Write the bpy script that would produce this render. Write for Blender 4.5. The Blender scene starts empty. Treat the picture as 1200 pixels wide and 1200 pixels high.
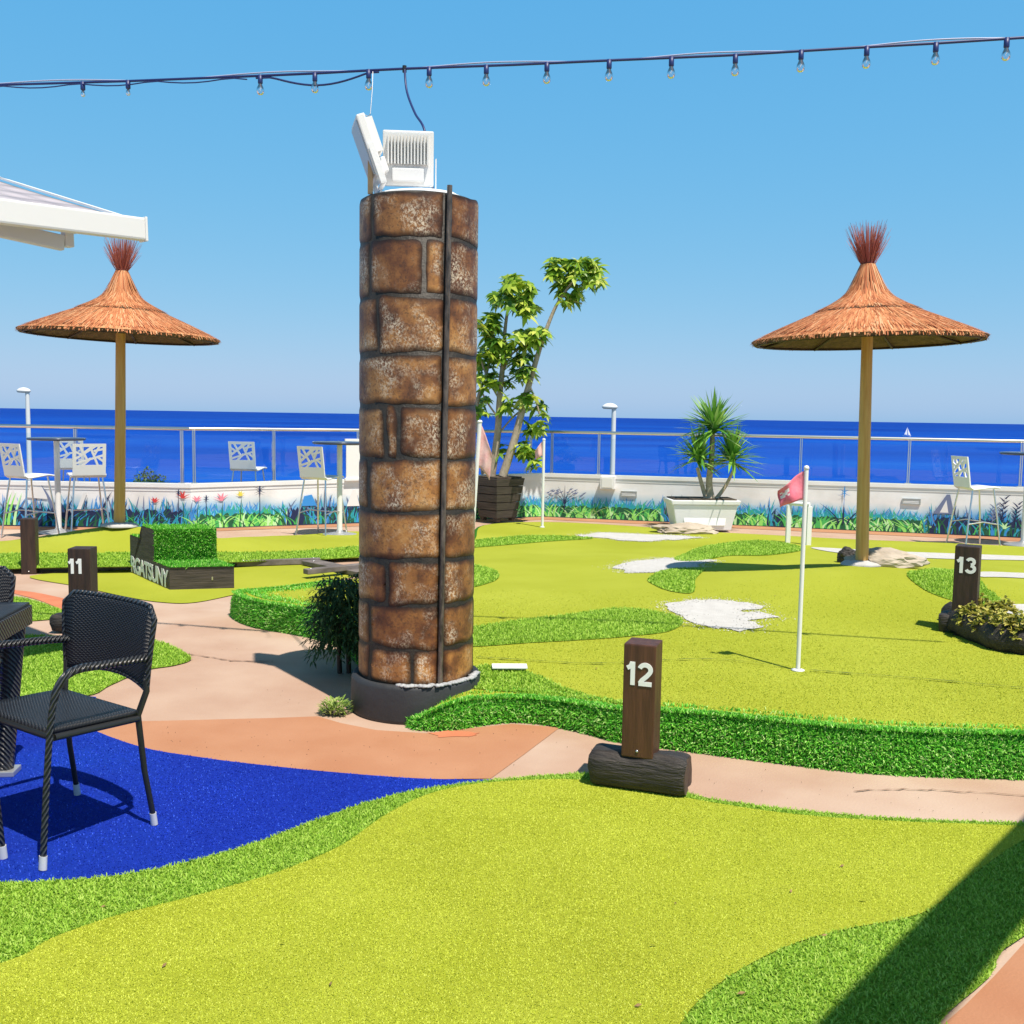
import bpy, bmesh, math, random
import numpy as np
from mathutils import Vector, Matrix, noise
from mathutils.geometry import delaunay_2d_cdt

random.seed(7)
rng = np.random.default_rng(11)
SC = bpy.context.scene
COL = SC.collection
R = math.radians
PI = math.pi

# ---------------------------------------------------------------- camera
EYE = Vector((0, 0, 1.6))
FPX = 1200.0
PITCH = math.atan(112.5 / FPX)
ROLL = 0.0158
Fv = Vector((0, math.cos(PITCH), -math.sin(PITCH)))
U0 = Vector((0, math.sin(PITCH), math.cos(PITCH)))
R0 = Vector((1, 0, 0))
Rv = R0 * math.cos(ROLL) + U0 * math.sin(ROLL)
Uv = U0 * math.cos(ROLL) - R0 * math.sin(ROLL)
cam = bpy.data.cameras.new("camera")
cam.sensor_width = 36; cam.lens = 36; cam.clip_start = 0.05; cam.clip_end = 90000
camo = bpy.data.objects.new("camera", cam); COL.objects.link(camo)
camo.matrix_world = Matrix(((Rv.x, Uv.x, -Fv.x, EYE.x), (Rv.y, Uv.y, -Fv.y, EYE.y), (Rv.z, Uv.z, -Fv.z, EYE.z), (0, 0, 0, 1)))
SC.camera = camo

def ray(px, py):
    return Fv + Rv * ((px - 600) / FPX) + Uv * ((600 - py) / FPX)
def gz(px, py, z=0.0):
    d = ray(px, py); t = (z - EYE.z) / d.z
    return EYE + d * t
def at(px, py, y):
    d = ray(px, py); return EYE + d * (y / d.y)
def gh(px, py, hf):
    d = ray(px, py); t = 2.0 / d.y; lo = t
    while t < 30:                      # first point where the view ray meets the surface
        p = EYE + d * t
        if p.z <= hf(p.x, p.y): break
        lo = t; t += 0.04
    for _ in range(20):
        m_ = (lo + t) / 2; p = EYE + d * m_
        if p.z <= hf(p.x, p.y): t = m_
        else: lo = m_
    p = EYE + d * t
    return Vector((p.x, p.y, hf(p.x, p.y)))

# ---------------------------------------------------------------- tagging
def tag(o, label, cat, group=None, kind=None):
    if label: o["label"] = label
    if cat: o["category"] = cat
    if group: o["group"] = group
    if kind: o["kind"] = kind
    return o
def thing(name, label, cat, loc=(0, 0, 0), rz=0.0, group=None):
    o = bpy.data.objects.new(name, None); COL.objects.link(o)
    o.empty_display_size = 0.1
    o.location = loc; o.rotation_euler = (0, 0, rz)
    return tag(o, label, cat, group)
def struct(o):
    o["kind"] = "structure"; return o
def copy_tree(o, parent=None):
    c = o.copy(); COL.objects.link(c)
    if parent is not None: c.parent = parent
    for ch in list(o.children): copy_tree(ch, c)
    return c

# ---------------------------------------------------------------- mesh builder
class MB:
    def __init__(s): s.v = []; s.f = []; s.m = []; s.s = []
    def add(s, vs, fs, m=0, smooth=False):
        b = len(s.v); s.v.extend([tuple(v) for v in vs])
        for f in fs:
            s.f.append(tuple(b + i for i in f)); s.m.append(m); s.s.append(smooth)
    def box(s, c, d, rz=0.0, m=0, M=None):
        x, y, z = d[0] / 2, d[1] / 2, d[2] / 2
        vs = [Vector((sx * x, sy * y, sz * z)) for sz in (-1, 1) for sy in (-1, 1) for sx in (-1, 1)]
        rot = M if M is not None else Matrix.Rotation(rz, 3, 'Z')
        vs = [rot @ v + Vector(c) for v in vs]
        s.add(vs, [(0, 2, 3, 1), (4, 5, 7, 6), (0, 1, 5, 4), (2, 6, 7, 3), (0, 4, 6, 2), (1, 3, 7, 5)], m)
    def tube(s, path, rad, n=8, m=0, caps=True):
        P = [Vector(p) for p in path]
        if not hasattr(rad, '__len__'): rad = [rad] * len(P)
        up = None; rings = []
        for i, p in enumerate(P):
            t = (P[min(i + 1, len(P) - 1)] - P[max(i - 1, 0)]).normalized()
            if up is None:
                up = Vector((0, 0, 1)) if abs(t.z) < 0.9 else Vector((1, 0, 0))
            a = (up - t * up.dot(t)).normalized(); up = a
            b = t.cross(a)
            rings.append([p + (a * math.cos(2 * PI * k / n) + b * math.sin(2 * PI * k / n)) * rad[i] for k in range(n)])
        vs = [v for r in rings for v in r]; fs = []
        for i in range(len(P) - 1):
            for k in range(n):
                fs.append((i * n + k, i * n + (k + 1) % n, (i + 1) * n + (k + 1) % n, (i + 1) * n + k))
        s.add(vs, fs, m, True)
        if caps:
            s.add(rings[0], [tuple(range(n))[::-1]], m); s.add(rings[-1], [tuple(range(n))], m)
    def lathe(s, prof, c=(0, 0, 0), n=32, m=0, smooth=True, jitter=0):
        vs = []; fs = []
        for (r, z) in prof:
            for k in range(n):
                a = 2 * PI * k / n; rr = r * (1 + (random.uniform(-jitter, jitter) if jitter else 0))
                vs.append((c[0] + rr * math.cos(a), c[1] + rr * math.sin(a), c[2] + z))
        for i in range(len(prof) - 1):
            for k in range(n):
                fs.append((i * n + k, i * n + (k + 1) % n, (i + 1) * n + (k + 1) % n, (i + 1) * n + k))
        s.add(vs, fs, m, smooth)
    def prism(s, poly, z0, z1, m=0):
        n = len(poly)
        vs = [(p[0], p[1], z0) for p in poly] + [(p[0], p[1], z1) for p in poly]
        fs = [tuple(range(n))[::-1], tuple(range(n, 2 * n))] + [(i, (i + 1) % n, n + (i + 1) % n, n + i) for i in range(n)]
        s.add(vs, fs, m)
    def build(s, name, mats, parent=None, bevel=0, loc=None):
        me = bpy.data.meshes.new(name); me.from_pydata(s.v, [], s.f); 
        if not isinstance(mats, (list, tuple)): mats = [mats]
        for mt in mats: me.materials.append(mt)
        me.polygons.foreach_set("material_index", s.m)
        me.polygons.foreach_set("use_smooth", s.s)
        me.update()
        if bevel:
            bm = bmesh.new(); bm.from_mesh(me)
            bmesh.ops.remove_doubles(bm, verts=bm.verts, dist=1e-5)
            bmesh.ops.recalc_face_normals(bm, faces=bm.faces)
            es = [e for e in bm.edges if len(e.link_faces) == 2 and e.calc_face_angle(0) > 0.6]
            bmesh.ops.bevel(bm, geom=es, offset=bevel, segments=2, affect='EDGES', profile=0.6)
            bm.to_mesh(me); bm.free()
        o = bpy.data.objects.new(name, me); COL.objects.link(o)
        if parent is not None: o.parent = parent
        if loc is not None: o.location = loc
        return o

def spline(pts, n=8, closed=False):
    P = [Vector(p) for p in pts]; out = []; N = len(P)
    rngs = range(N) if closed else range(N - 1)
    for i in rngs:
        g = (lambda k: P[k % N]) if closed else (lambda k: P[max(0, min(N - 1, k))])
        a, b, c, d = g(i - 1), g(i), g(i + 1), g(i + 2)
        for k in range(n):
            t = k / n
            out.append(0.5 * ((2 * b) + (c - a) * t + (2 * a - 5 * b + 4 * c - d) * t * t + (3 * b - 3 * c + d - a) * t ** 3))
    if not closed: out.append(P[-1])
    return out

def sm(a, b, x):
    t = max(0.0, min(1.0, (x - a) / (b - a))); return t * t * (3 - 2 * t)

# ---------------------------------------------------------------- materials
def mat(name):
    m = bpy.data.materials.new(name); m.use_nodes = True
    nt = m.node_tree
    return m, nt, nt.nodes["Principled BSDF"]
def rgba(c): return (c[0], c[1], c[2], 1.0)
def nd(nt, t, **k):
    n = nt.nodes.new(t)
    for a, b in k.items(): setattr(n, a, b)
    return n
def ramp(nt, stops):
    r = nt.nodes.new("ShaderNodeValToRGB"); e = r.color_ramp.elements
    while len(e) < len(stops): e.new(0.5)
    for i, (p, c) in enumerate(stops): e[i].position = p; e[i].color = rgba(c)
    return r
def pm(name, c1, c2=None, scale=5.0, rough=0.6, bump=0.0, bscale=None, metal=0.0, spec=0.5, stretch=None, detail=6, c3=None, s3=0.6):
    m, nt, b = mat(name)
    b.inputs["Roughness"].default_value = rough; b.inputs["Metallic"].default_value = metal
    b.inputs["Specular IOR Level"].default_value = spec
    b.inputs["Base Color"].default_value = rgba(c1)
    tc = nd(nt, "ShaderNodeTexCoord"); src = tc.outputs["Object"]
    if stretch:
        mp = nd(nt, "ShaderNodeMapping"); mp.inputs["Scale"].default_value = stretch
        nt.links.new(src, mp.inputs["Vector"]); src = mp.outputs["Vector"]
    if c2 is not None:
        n = nd(nt, "ShaderNodeTexNoise"); n.inputs["Scale"].default_value = scale; n.inputs["Detail"].default_value = detail
        nt.links.new(src, n.inputs["Vector"])
        r = ramp(nt, [(0.32, c1), (0.68, c2)]); nt.links.new(n.outputs["Fac"], r.inputs["Fac"])
        out = r.outputs["Color"]
        if c3 is not None:
            n3 = nd(nt, "ShaderNodeTexNoise"); n3.inputs["Scale"].default_value = s3; n3.inputs["Detail"].default_value = 4
            nt.links.new(tc.outputs["Object"], n3.inputs["Vector"])
            r3 = ramp(nt, [(0.5, (0, 0, 0)), (0.68, (1, 1, 1))]); nt.links.new(n3.outputs["Fac"], r3.inputs["Fac"])
            mx = nd(nt, "ShaderNodeMix", data_type='RGBA'); nt.links.new(r3.outputs["Color"], mx.inputs[0])
            nt.links.new(out, mx.inputs[6]); mx.inputs[7].default_value = rgba(c3); out = mx.outputs[2]
        nt.links.new(out, b.inputs["Base Color"])
    if bump:
        n2 = nd(nt, "ShaderNodeTexNoise"); n2.inputs["Scale"].default_value = bscale or scale * 4; n2.inputs["Detail"].default_value = 5
        nt.links.new(src, n2.inputs["Vector"])
        bp = nd(nt, "ShaderNodeBump"); bp.inputs["Strength"].default_value = bump; bp.inputs["Distance"].default_value = 0.01
        nt.links.new(n2.outputs["Fac"], bp.inputs["Height"]); nt.links.new(bp.outputs["Normal"], b.inputs["Normal"])
    return m
def leafmat(name, stops, rough=0.5, trans=0.3, spec=0.4, lo=.86, hi=1.06, dsc=1.1):
    """colour varies from leaf to leaf (each leaf is its own island)"""
    m, nt, b = mat(name)
    g = nd(nt, "ShaderNodeNewGeometry"); r = ramp(nt, stops)
    nt.links.new(g.outputs["Random Per Island"], r.inputs["Fac"])
    tc_ = nd(nt, "ShaderNodeTexCoord"); n_ = nd(nt, "ShaderNodeTexNoise"); n_.inputs["Scale"].default_value = dsc; n_.inputs["Detail"].default_value = 5
    nt.links.new(tc_.outputs["Object"], n_.inputs["Vector"]); r_ = ramp(nt, [(.30, (lo, lo * 1.02, lo)), (.5, (1, 1, 1)), (.72, (hi, hi * .98, hi * 1.03))]); nt.links.new(n_.outputs["Fac"], r_.inputs["Fac"])
    mm_ = nd(nt, "ShaderNodeMix", data_type='RGBA', blend_type='MULTIPLY'); mm_.inputs[0].default_value = 1.0
    nt.links.new(r.outputs["Color"], mm_.inputs[6]); nt.links.new(r_.outputs["Color"], mm_.inputs[7])
    nt.links.new(mm_.outputs[2], b.inputs["Base Color"])
    b.inputs["Roughness"].default_value = rough; b.inputs["Specular IOR Level"].default_value = spec
    t = nd(nt, "ShaderNodeBsdfTranslucent"); nt.links.new(r.outputs["Color"], t.inputs["Color"])
    mx = nd(nt, "ShaderNodeMixShader"); mx.inputs[0].default_value = trans
    out = nt.nodes["Material Output"]
    nt.links.new(b.outputs[0], mx.inputs[1]); nt.links.new(t.outputs[0], mx.inputs[2]); nt.links.new(mx.outputs[0], out.inputs["Surface"])
    return m

LIME_A, LIME_B = (0.44, 0.50, 0.038), (0.51, 0.57, 0.055)
M = {}
M['peach'] = pm('painted_concrete', (0.46, 0.295, 0.215), (0.53, 0.37, 0.28), 2.2, 0.85, 0.25, 90, c3=(0.58, 0.44, 0.35), s3=0.8)
M['orange'] = pm('orange_painted_concrete', (0.45, 0.205, 0.105), (0.50, 0.245, 0.135), 3.0, 0.85, 0.25, 110, c3=(0.42, 0.175, 0.085), s3=0.9)
M['red'] = pm('red_concrete', (0.50, 0.15, 0.07), (0.58, 0.20, 0.10), 4.0, 0.85, 0.2, 110)
M['lime'] = pm('lime_turf', LIME_A, LIME_B, 3.0, 0.95, 0.9, 330, spec=0.1, c3=(0.40, 0.445, 0.035), s3=0.5)
M['limefar'] = pm('lime_turf_far', (0.355, 0.395, 0.034), (0.41, 0.45, 0.05), 1.2, 0.95, 0.6, 160, spec=0.1, c3=(0.33, 0.37, 0.030), s3=0.45)
M['fringe'] = pm('mid_green_turf', (0.21, 0.37, 0.033), (0.30, 0.48, 0.05), 60.0, 0.95, 1.0, 260, spec=0.1)
M['skirt'] = pm('deep_green_turf', (0.035, 0.16, 0.018), (0.06, 0.24, 0.025), 60.0, 0.95, 1.0, 260, spec=0.1)
M['blue'] = pm('blue_turf', (0.006, 0.030, 0.44), (0.014, 0.055, 0.60), 55.0, 0.9, 1.0, 240, spec=0.15, stretch=(1, 2.2, 1), c3=(0.010, 0.06, 0.56), s3=0.8)
M['sand'] = pm('white_turf', (0.55, 0.54, 0.53), (0.63, 0.62, 0.61), 12.0, 0.95, 0.6, 160, spec=0.1)
M['whitewall'] = None
M['white'] = pm('white_paint', (0.86, 0.87, 0.88), (0.79, 0.80, 0.81), 3.0, 0.55, 0.1, 60)
M['whiteplastic'] = pm('white_plastic', (0.84, 0.84, 0.83), rough=0.35)
M['whitemetal'] = pm('white_metal', (0.82, 0.82, 0.81), rough=0.4)
M['chrome'] = pm('brushed_steel', (0.72, 0.72, 0.73), rough=0.28, metal=1.0)
M['steel'] = pm('grey_steel', (0.50, 0.51, 0.53), rough=0.4, metal=0.6)
M['darkwood'] = pm('dark_stained_wood', (0.022, 0.012, 0.009), (0.055, 0.028, 0.019), 6.0, 0.55, 0.4, 14, stretch=(6, 6, 0.7))
M['brownwood'] = pm('brown_stained_wood', (0.058, 0.021, 0.011), (0.110, 0.042, 0.021), 6.0, 0.5, 0.4, 14, stretch=(6, 6, 0.6))
M['charwood'] = pm('charred_log', (0.012, 0.010, 0.010), (0.045, 0.036, 0.032), 7.0, 0.6, 1.0, 16, stretch=(0.8, 7, 7))
M['boxwood'] = pm('grey_brown_boards', (0.035, 0.028, 0.024), (0.085, 0.066, 0.056), 6.0, 0.7, 0.5, 12, stretch=(0.7, 0.7, 7))
M['grain'] = pm('log_end', (0.10, 0.06, 0.045), (0.05, 0.03, 0.025), 30.0, 0.7)
M['polewood'] = pm('pine_pole', (0.56, 0.29, 0.075), (0.68, 0.41, 0.13), 5.0, 0.6, 0.4, 12, stretch=(8, 8, 0.5))
M['rock'] = pm('pale_rock', (0.38, 0.31, 0.24), (0.52, 0.45, 0.37), 4.0, 0.9, 1.0, 14)
M['black'] = pm('black_plastic', (0.015, 0.016, 0.018), rough=0.45)
M['drum'] = pm('black_rubber', (0.022, 0.024, 0.028), (0.036, 0.038, 0.043), 4.0, 0.6, 0.25, 30)
M['cement'] = pm('grey_cement', (0.30, 0.31, 0.33), (0.48, 0.49, 0.50), 30.0, 0.7, 0.8, 60)
M['digit'] = pm('white_digits', (0.85, 0.85, 0.85), rough=0.5)
M['shade'] = pm('awning_fabric', (0.40, 0.37, 0.42), (0.46, 0.43, 0.48), 3.0, 0.9, 0.1, 200)
M['cable'] = pm('blue_black_cable', (0.016, 0.030, 0.14), rough=0.45)
M['lamphead'] = pm('lamp_grey', (0.78, 0.80, 0.82), rough=0.4)
M['flagred'] = pm('red_flag', (0.74, 0.13, 0.21), (0.82, 0.26, 0.33), 14.0, 0.8, 0.2, 60)
M['flagpink'] = pm('faded_flag', (0.66, 0.34, 0.34), (0.74, 0.50, 0.48), 14.0, 0.8, 0.2, 60)
M['flagwhite'] = pm('white_flag', (0.80, 0.76, 0.76), rough=0.8)
M['soil'] = pm('soil', (0.05, 0.035, 0.025), (0.10, 0.075, 0.05), 30.0, 0.95, 1.0, 60)
M['bark'] = pm('grey_bark', (0.30, 0.24, 0.18), (0.45, 0.38, 0.30), 8.0, 0.85, 0.8, 30, stretch=(2, 2, 0.6))
M['bark2'] = pm('tan_bark', (0.42, 0.32, 0.22), (0.58, 0.47, 0.35), 14.0, 0.85, 0.8, 40, stretch=(1, 1, 3))
M['asphalt'] = pm('asphalt', (0.05, 0.05, 0.05), (0.07, 0.07, 0.07), 3.0, 0.9)
M['seam'] = pm('turf_seam', (0.10, 0.13, 0.02), rough=0.95)
M['plank'] = pm('weathered_plank', (0.10, 0.085, 0.08), (0.20, 0.17, 0.16), 8.0, 0.8, 0.5, 20)
M['bladelimefar'] = leafmat('lime_blades_far', [(0.0, (0.40, 0.47, 0.034)), (0.5, (0.51, 0.59, 0.065)), (1.0, (0.60, 0.67, 0.11))], 0.75, 0.25, 0.15, .84, 1.08, .8)
M['bladelime'] = leafmat('lime_blades', [(0.0, (0.45, 0.53, 0.034)), (0.5, (0.63, 0.71, 0.075)), (1.0, (0.74, 0.80, 0.15))], 0.75, 0.25, 0.15, .84, 1.09, .8)
M['bladefringe'] = leafmat('mid_green_blades', [(0.0, (0.19, 0.38, 0.028)), (0.55, (0.40, 0.66, 0.07)), (1.0, (0.60, 0.80, 0.17))], 0.7, 0.35, 0.2)
M['bladeskirt'] = leafmat('deep_green_blades', [(0.0, (0.04, 0.26, 0.018)), (0.5, (0.14, 0.58, 0.04)), (0.8, (0.32, 0.76, 0.09)), (1.0, (0.68, 0.90, 0.36))], 0.6, 0.3, 0.25)
M['bladeblue'] = leafmat('blue_blades', [(0.0, (0.005, 0.03, 0.40)), (0.7, (0.012, 0.06, 0.66)), (1.0, (0.06, 0.16, 0.80))], 0.7, 0.2, 0.2, .72, 1.4, 1.6)
M['leafsche'] = leafmat('schefflera_leaves', [(0.0, (0.05, 0.15, 0.018)), (0.4, (0.20, 0.38, 0.035)), (0.75, (0.46, 0.62, 0.065)), (1.0, (0.74, 0.78, 0.17))], 0.35, 0.4, 0.45)
M['leafyucca'] = leafmat('yucca_leaves', [(0.0, (0.09, 0.27, 0.04)), (0.6, (0.26, 0.52, 0.08)), (1.0, (0.55, 0.70, 0.25))], 0.4, 0.25, 0.5)
M['leafdark'] = leafmat('dark_needles', [(0.0, (0.02, 0.055, 0.018)), (0.7, (0.055, 0.12, 0.035)), (1.0, (0.12, 0.19, 0.07))], 0.6, 0.15, 0.3)
M['leafbed'] = leafmat('yellow_green_leaves', [(0.0, (0.16, 0.19, 0.03)), (0.5, (0.50, 0.48, 0.08)), (1.0, (0.78, 0.68, 0.24))], 0.5, 0.3, 0.4)
M['leafbush'] = leafmat('bush_leaves', [(0.0, (0.03, 0.08, 0.02)), (0.6, (0.08, 0.16, 0.04)), (1.0, (0.16, 0.25, 0.07))], 0.5, 0.25, 0.4)
M['leaftuft'] = leafmat('tuft_leaves', [(0.0, (0.12, 0.22, 0.03)), (0.6, (0.30, 0.45, 0.08)), (1.0, (0.5, 0.58, 0.2))], 0.5, 0.3, 0.4)
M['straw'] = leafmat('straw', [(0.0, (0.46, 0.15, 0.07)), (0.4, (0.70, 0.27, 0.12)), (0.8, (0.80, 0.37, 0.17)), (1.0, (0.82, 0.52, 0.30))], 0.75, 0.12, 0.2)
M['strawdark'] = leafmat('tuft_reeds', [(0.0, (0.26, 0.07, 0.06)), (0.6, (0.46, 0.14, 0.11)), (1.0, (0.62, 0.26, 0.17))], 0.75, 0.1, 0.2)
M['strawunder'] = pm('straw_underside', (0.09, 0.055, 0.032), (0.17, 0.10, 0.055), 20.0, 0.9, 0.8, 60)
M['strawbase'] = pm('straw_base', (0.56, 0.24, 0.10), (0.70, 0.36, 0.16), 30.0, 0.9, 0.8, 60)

def wicker():
    m, nt, b = mat('black_wicker')
    uv = nd(nt, "ShaderNodeUVMap")
    sx = nd(nt, "ShaderNodeSeparateXYZ"); nt.links.new(uv.outputs[0], sx.inputs[0])
    def math_(op, a, bb=None):
        n = nd(nt, "ShaderNodeMath", operation=op)
        for i, q in enumerate((a, bb)):
            if q is None: continue
            if isinstance(q, (int, float)): n.inputs[i].default_value = q
            else: nt.links.new(q, n.inputs[i])
        return n.outputs[0]
    # strands ~9 mm: basket weave from two crossed sines
    u = math_('MULTIPLY', sx.outputs[0], 2 * PI / 0.022); v = math_('MULTIPLY', sx.outputs[1], 2 * PI / 0.014)
    su = math_('SINE', u); sv = math_('SINE', v)
    hh = math_('ADD', math_('MULTIPLY', su, sv), math_('MULTIPLY', math_('ABSOLUTE', sv), 0.8))
    bp = nd(nt, "ShaderNodeBump"); bp.inputs["Strength"].default_value = 0.9; bp.inputs["Distance"].default_value = 0.004
    nt.links.new(hh, bp.inputs["Height"]); nt.links.new(bp.outputs[0], b.inputs["Normal"])
    r = ramp(nt, [(0.0, (0.006, 0.007, 0.010)), (1.0, (0.030, 0.032, 0.042))])
    mr = nd(nt, "ShaderNodeMapRange"); mr.inputs[1].default_value = -1; mr.inputs[2].default_value = 1.8
    nt.links.new(hh, mr.inputs[0]); nt.links.new(mr.outputs[0], r.inputs[0]); nt.links.new(r.outputs[0], b.inputs["Base Color"])
    b.inputs["Roughness"].default_value = 0.38
    return m
M['wicker'] = wicker()

def tubewicker():
    """flat strands wound round a tube, herringbone"""
    m, nt, b = mat('wound_wicker')
    tc = nd(nt, "ShaderNodeTexCoord")
    mp = nd(nt, "ShaderNodeMapping"); nt.links.new(tc.outputs["Object"], mp.inputs[0])
    w1 = nd(nt, "ShaderNodeTexWave", wave_type='BANDS', bands_direction='DIAGONAL'); w1.inputs["Scale"].default_value = 26; w1.inputs["Distortion"].default_value = 1.5
    nt.links.new(mp.outputs[0], w1.inputs["Vector"])
    bp = nd(nt, "ShaderNodeBump"); bp.inputs["Strength"].default_value = 0.9; bp.inputs["Distance"].default_value = 0.006
    nt.links.new(w1.outputs["Fac"], bp.inputs["Height"]); nt.links.new(bp.outputs[0], b.inputs["Normal"])
    r = ramp(nt, [(0.2, (0.008, 0.009, 0.012)), (0.8, (0.055, 0.058, 0.068))])
    nt.links.new(w1.outputs["Fac"], r.inputs[0]); nt.links.new(r.outputs[0], b.inputs["Base Color"])
    b.inputs["Roughness"].default_value = 0.33
    return m
M['tubewicker'] = tubewicker()

def glassmat(name, tint, boost):
    m, nt, b = mat(name); nt.nodes.remove(b)
    tr = nd(nt, "ShaderNodeBsdfTransparent"); tr.inputs[0].default_value = rgba(tint)
    gl = nd(nt, "ShaderNodeBsdfGlossy"); gl.inputs["Roughness"].default_value = 0.0
    fr = nd(nt, "ShaderNodeFresnel"); fr.inputs[0].default_value = boost
    mx = nd(nt, "ShaderNodeMixShader")
    nt.links.new(fr.outputs[0], mx.inputs[0]); nt.links.new(tr.outputs[0], mx.inputs[1]); nt.links.new(gl.outputs[0], mx.inputs[2])
    nt.links.new(mx.outputs[0], nt.nodes["Material Output"].inputs["Surface"])
    return m
M['glass'] = glassmat('railing_glass', (0.93, 0.97, 0.99), 1.42)
M['bulbglass'] = glassmat('bulb_glass', (0.93, 0.95, 0.97), 1.7)

def seamat():
    m, nt, b = mat('sea_water')
    tc = nd(nt, "ShaderNodeTexCoord")
    n = nd(nt, "ShaderNodeTexNoise"); n.inputs["Scale"].default_value = 0.012; n.inputs["Detail"].default_value = 6
    mp = nd(nt, "ShaderNodeMapping"); mp.inputs["Scale"].default_value = (0.30, 1.0, 1)
    nt.links.new(tc.outputs["Object"], mp.inputs[0]); nt.links.new(mp.outputs[0], n.inputs["Vector"])
    r = ramp(nt, [(0.28, (0.001, 0.026, 0.27)), (0.5, (0.002, 0.050, 0.39)), (0.75, (0.006, 0.085, 0.46))]); nt.links.new(n.outputs["Fac"], r.inputs["Fac"])
    sy = nd(nt, "ShaderNodeSeparateXYZ"); nt.links.new(tc.outputs["Object"], sy.inputs[0])
    lg = nd(nt, "ShaderNodeMath", operation='LOGARITHM'); lg.inputs[1].default_value = 10; nt.links.new(sy.outputs[1], lg.inputs[0])
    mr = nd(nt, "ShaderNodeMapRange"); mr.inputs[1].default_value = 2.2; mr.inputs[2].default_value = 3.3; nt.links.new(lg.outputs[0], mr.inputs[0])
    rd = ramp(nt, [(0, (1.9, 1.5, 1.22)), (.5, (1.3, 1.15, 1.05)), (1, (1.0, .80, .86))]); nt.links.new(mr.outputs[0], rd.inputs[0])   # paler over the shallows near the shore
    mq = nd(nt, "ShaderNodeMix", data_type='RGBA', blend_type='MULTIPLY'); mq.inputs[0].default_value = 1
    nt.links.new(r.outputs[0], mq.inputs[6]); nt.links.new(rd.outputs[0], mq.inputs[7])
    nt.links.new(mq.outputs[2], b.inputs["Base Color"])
    b.inputs["Roughness"].default_value = 0.55; b.inputs["Specular IOR Level"].default_value = 0.03
    n2 = nd(nt, "ShaderNodeTexNoise"); n2.inputs["Scale"].default_value = 0.35; n2.inputs["Detail"].default_value = 5
    nt.links.new(mp.outputs[0], n2.inputs["Vector"])
    bp = nd(nt, "ShaderNodeBump"); bp.inputs["Strength"].default_value = 1.0; bp.inputs["Distance"].default_value = 1.2
    nt.links.new(n2.outputs["Fac"], bp.inputs["Height"]); nt.links.new(bp.outputs[0], b.inputs["Normal"])
    return m
M['sea'] = seamat()

# ---------------------------------------------------------------- heights of the greens
UMB_R = None
def h_main(x, y):
    h = 0.20 * (0.16 + 0.84 * (1 - sm(7.0, 13.0, y)))
    h -= 0.075 * math.exp(-((x - 0.1) ** 2 + (y - 5.25) ** 2) / 0.45)
    d = math.hypot(x + 0.62, y - 5.15)
    h *= sm(0.0, 0.42, d)
    h += 0.19 * math.exp(-(((x - 3.05) / 1.6) ** 2 + ((y - 8.75) / 1.05) ** 2))
    h += 0.05 * math.exp(-(((x - 1.2) / 1.0) ** 2 + ((y - 10.6) / 0.8) ** 2))
    h += 0.010 * math.sin(1.7 * x + 0.6) * math.sin(1.3 * y)
    return max(h, 0.012)
def h_left(x, y):
    return 0.02 + 0.30 * math.exp(-(((x + 4.25) / 1.25) ** 2 + ((y - 11.2) / 0.95) ** 2)) + 0.05 * sm(10.3, 12.0, y) * (1 - sm(12.3, 13.4, y))
def h_flat(x, y): return 0.004

def in_poly(px, py, poly):
    """vectorised even-odd test"""
    inside = np.zeros(px.shape, bool); n = len(poly)
    for i in range(n):
        x1, y1 = poly[i]; x2, y2 = poly[(i + 1) % n]
        c = ((y1 > py) != (y2 > py)) & (px < (x2 - x1) * (py - y1) / (y2 - y1 + 1e-12) + x1)
        inside ^= c
    return inside

def sheet(name, poly, hf, off, m, parent=None, step=0.15):
    """flat or undulating sheet filling an outline on the ground (poly in metres)"""
    P = [Vector((p[0], p[1])) for p in poly]
    xs = [p.x for p in P]; ys = [p.y for p in P]
    gx, gy = np.meshgrid(np.arange(min(xs), max(xs), step), np.arange(min(ys), max(ys), step))
    gx = gx.ravel(); gy = gy.ravel()
    k = in_poly(gx, gy, [(p.x, p.y) for p in P])
    pts = P + [Vector((a, b)) for a, b in zip(gx[k], gy[k])]
    n = len(P)
    v, e, f, _, _, _ = delaunay_2d_cdt(pts, [(i, (i + 1) % n) for i in range(n)], [], 1, 1e-4)
    mb = MB(); mb.add([(q.x, q.y, hf(q.x, q.y) + off) for q in v], f, 0, True)
    o = mb.build(name, m, parent)
    me = o.data
    bm = bmesh.new(); bm.from_mesh(me)
    for fc in bm.faces:
        if fc.normal.z < 0: fc.normal_flip()
    bm.to_mesh(me); bm.free()
    return o

def pxpoly(pts, hf, n=6, closed=True):
    P = [gh(x, y, hf) for x, y in pts]
    return spline([Vector((p.x, p.y, 0)) for p in P], n, closed)

def scatter(poly, dens, hf, ymax=99, ymin=-99, off=0.0, thin=None):
    xs = np.array([p[0] for p in poly]); ys = np.array([p[1] for p in poly])
    x0, x1, y0, y1 = xs.min(), xs.max(), max(ys.min(), ymin), min(ys.max(), ymax)
    if y1 <= y0: return np.zeros((0, 3))
    # keep to what the lens could see plus a margin
    n = int((x1 - x0) * (y1 - y0) * dens)
    px = rng.uniform(x0, x1, n); py = rng.uniform(y0, y1, n)
    k = in_poly(px, py, [(p[0], p[1]) for p in poly]) & (np.abs(px) < 0.62 * py + 0.5)
    if thin is not None: k &= rng.random(n) < thin(px, py)
    px, py = px[k], py[k]
    pz = np.array([hf(a, b) for a, b in zip(px, py)]) + off
    return np.stack([px, py, pz], 1)

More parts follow.
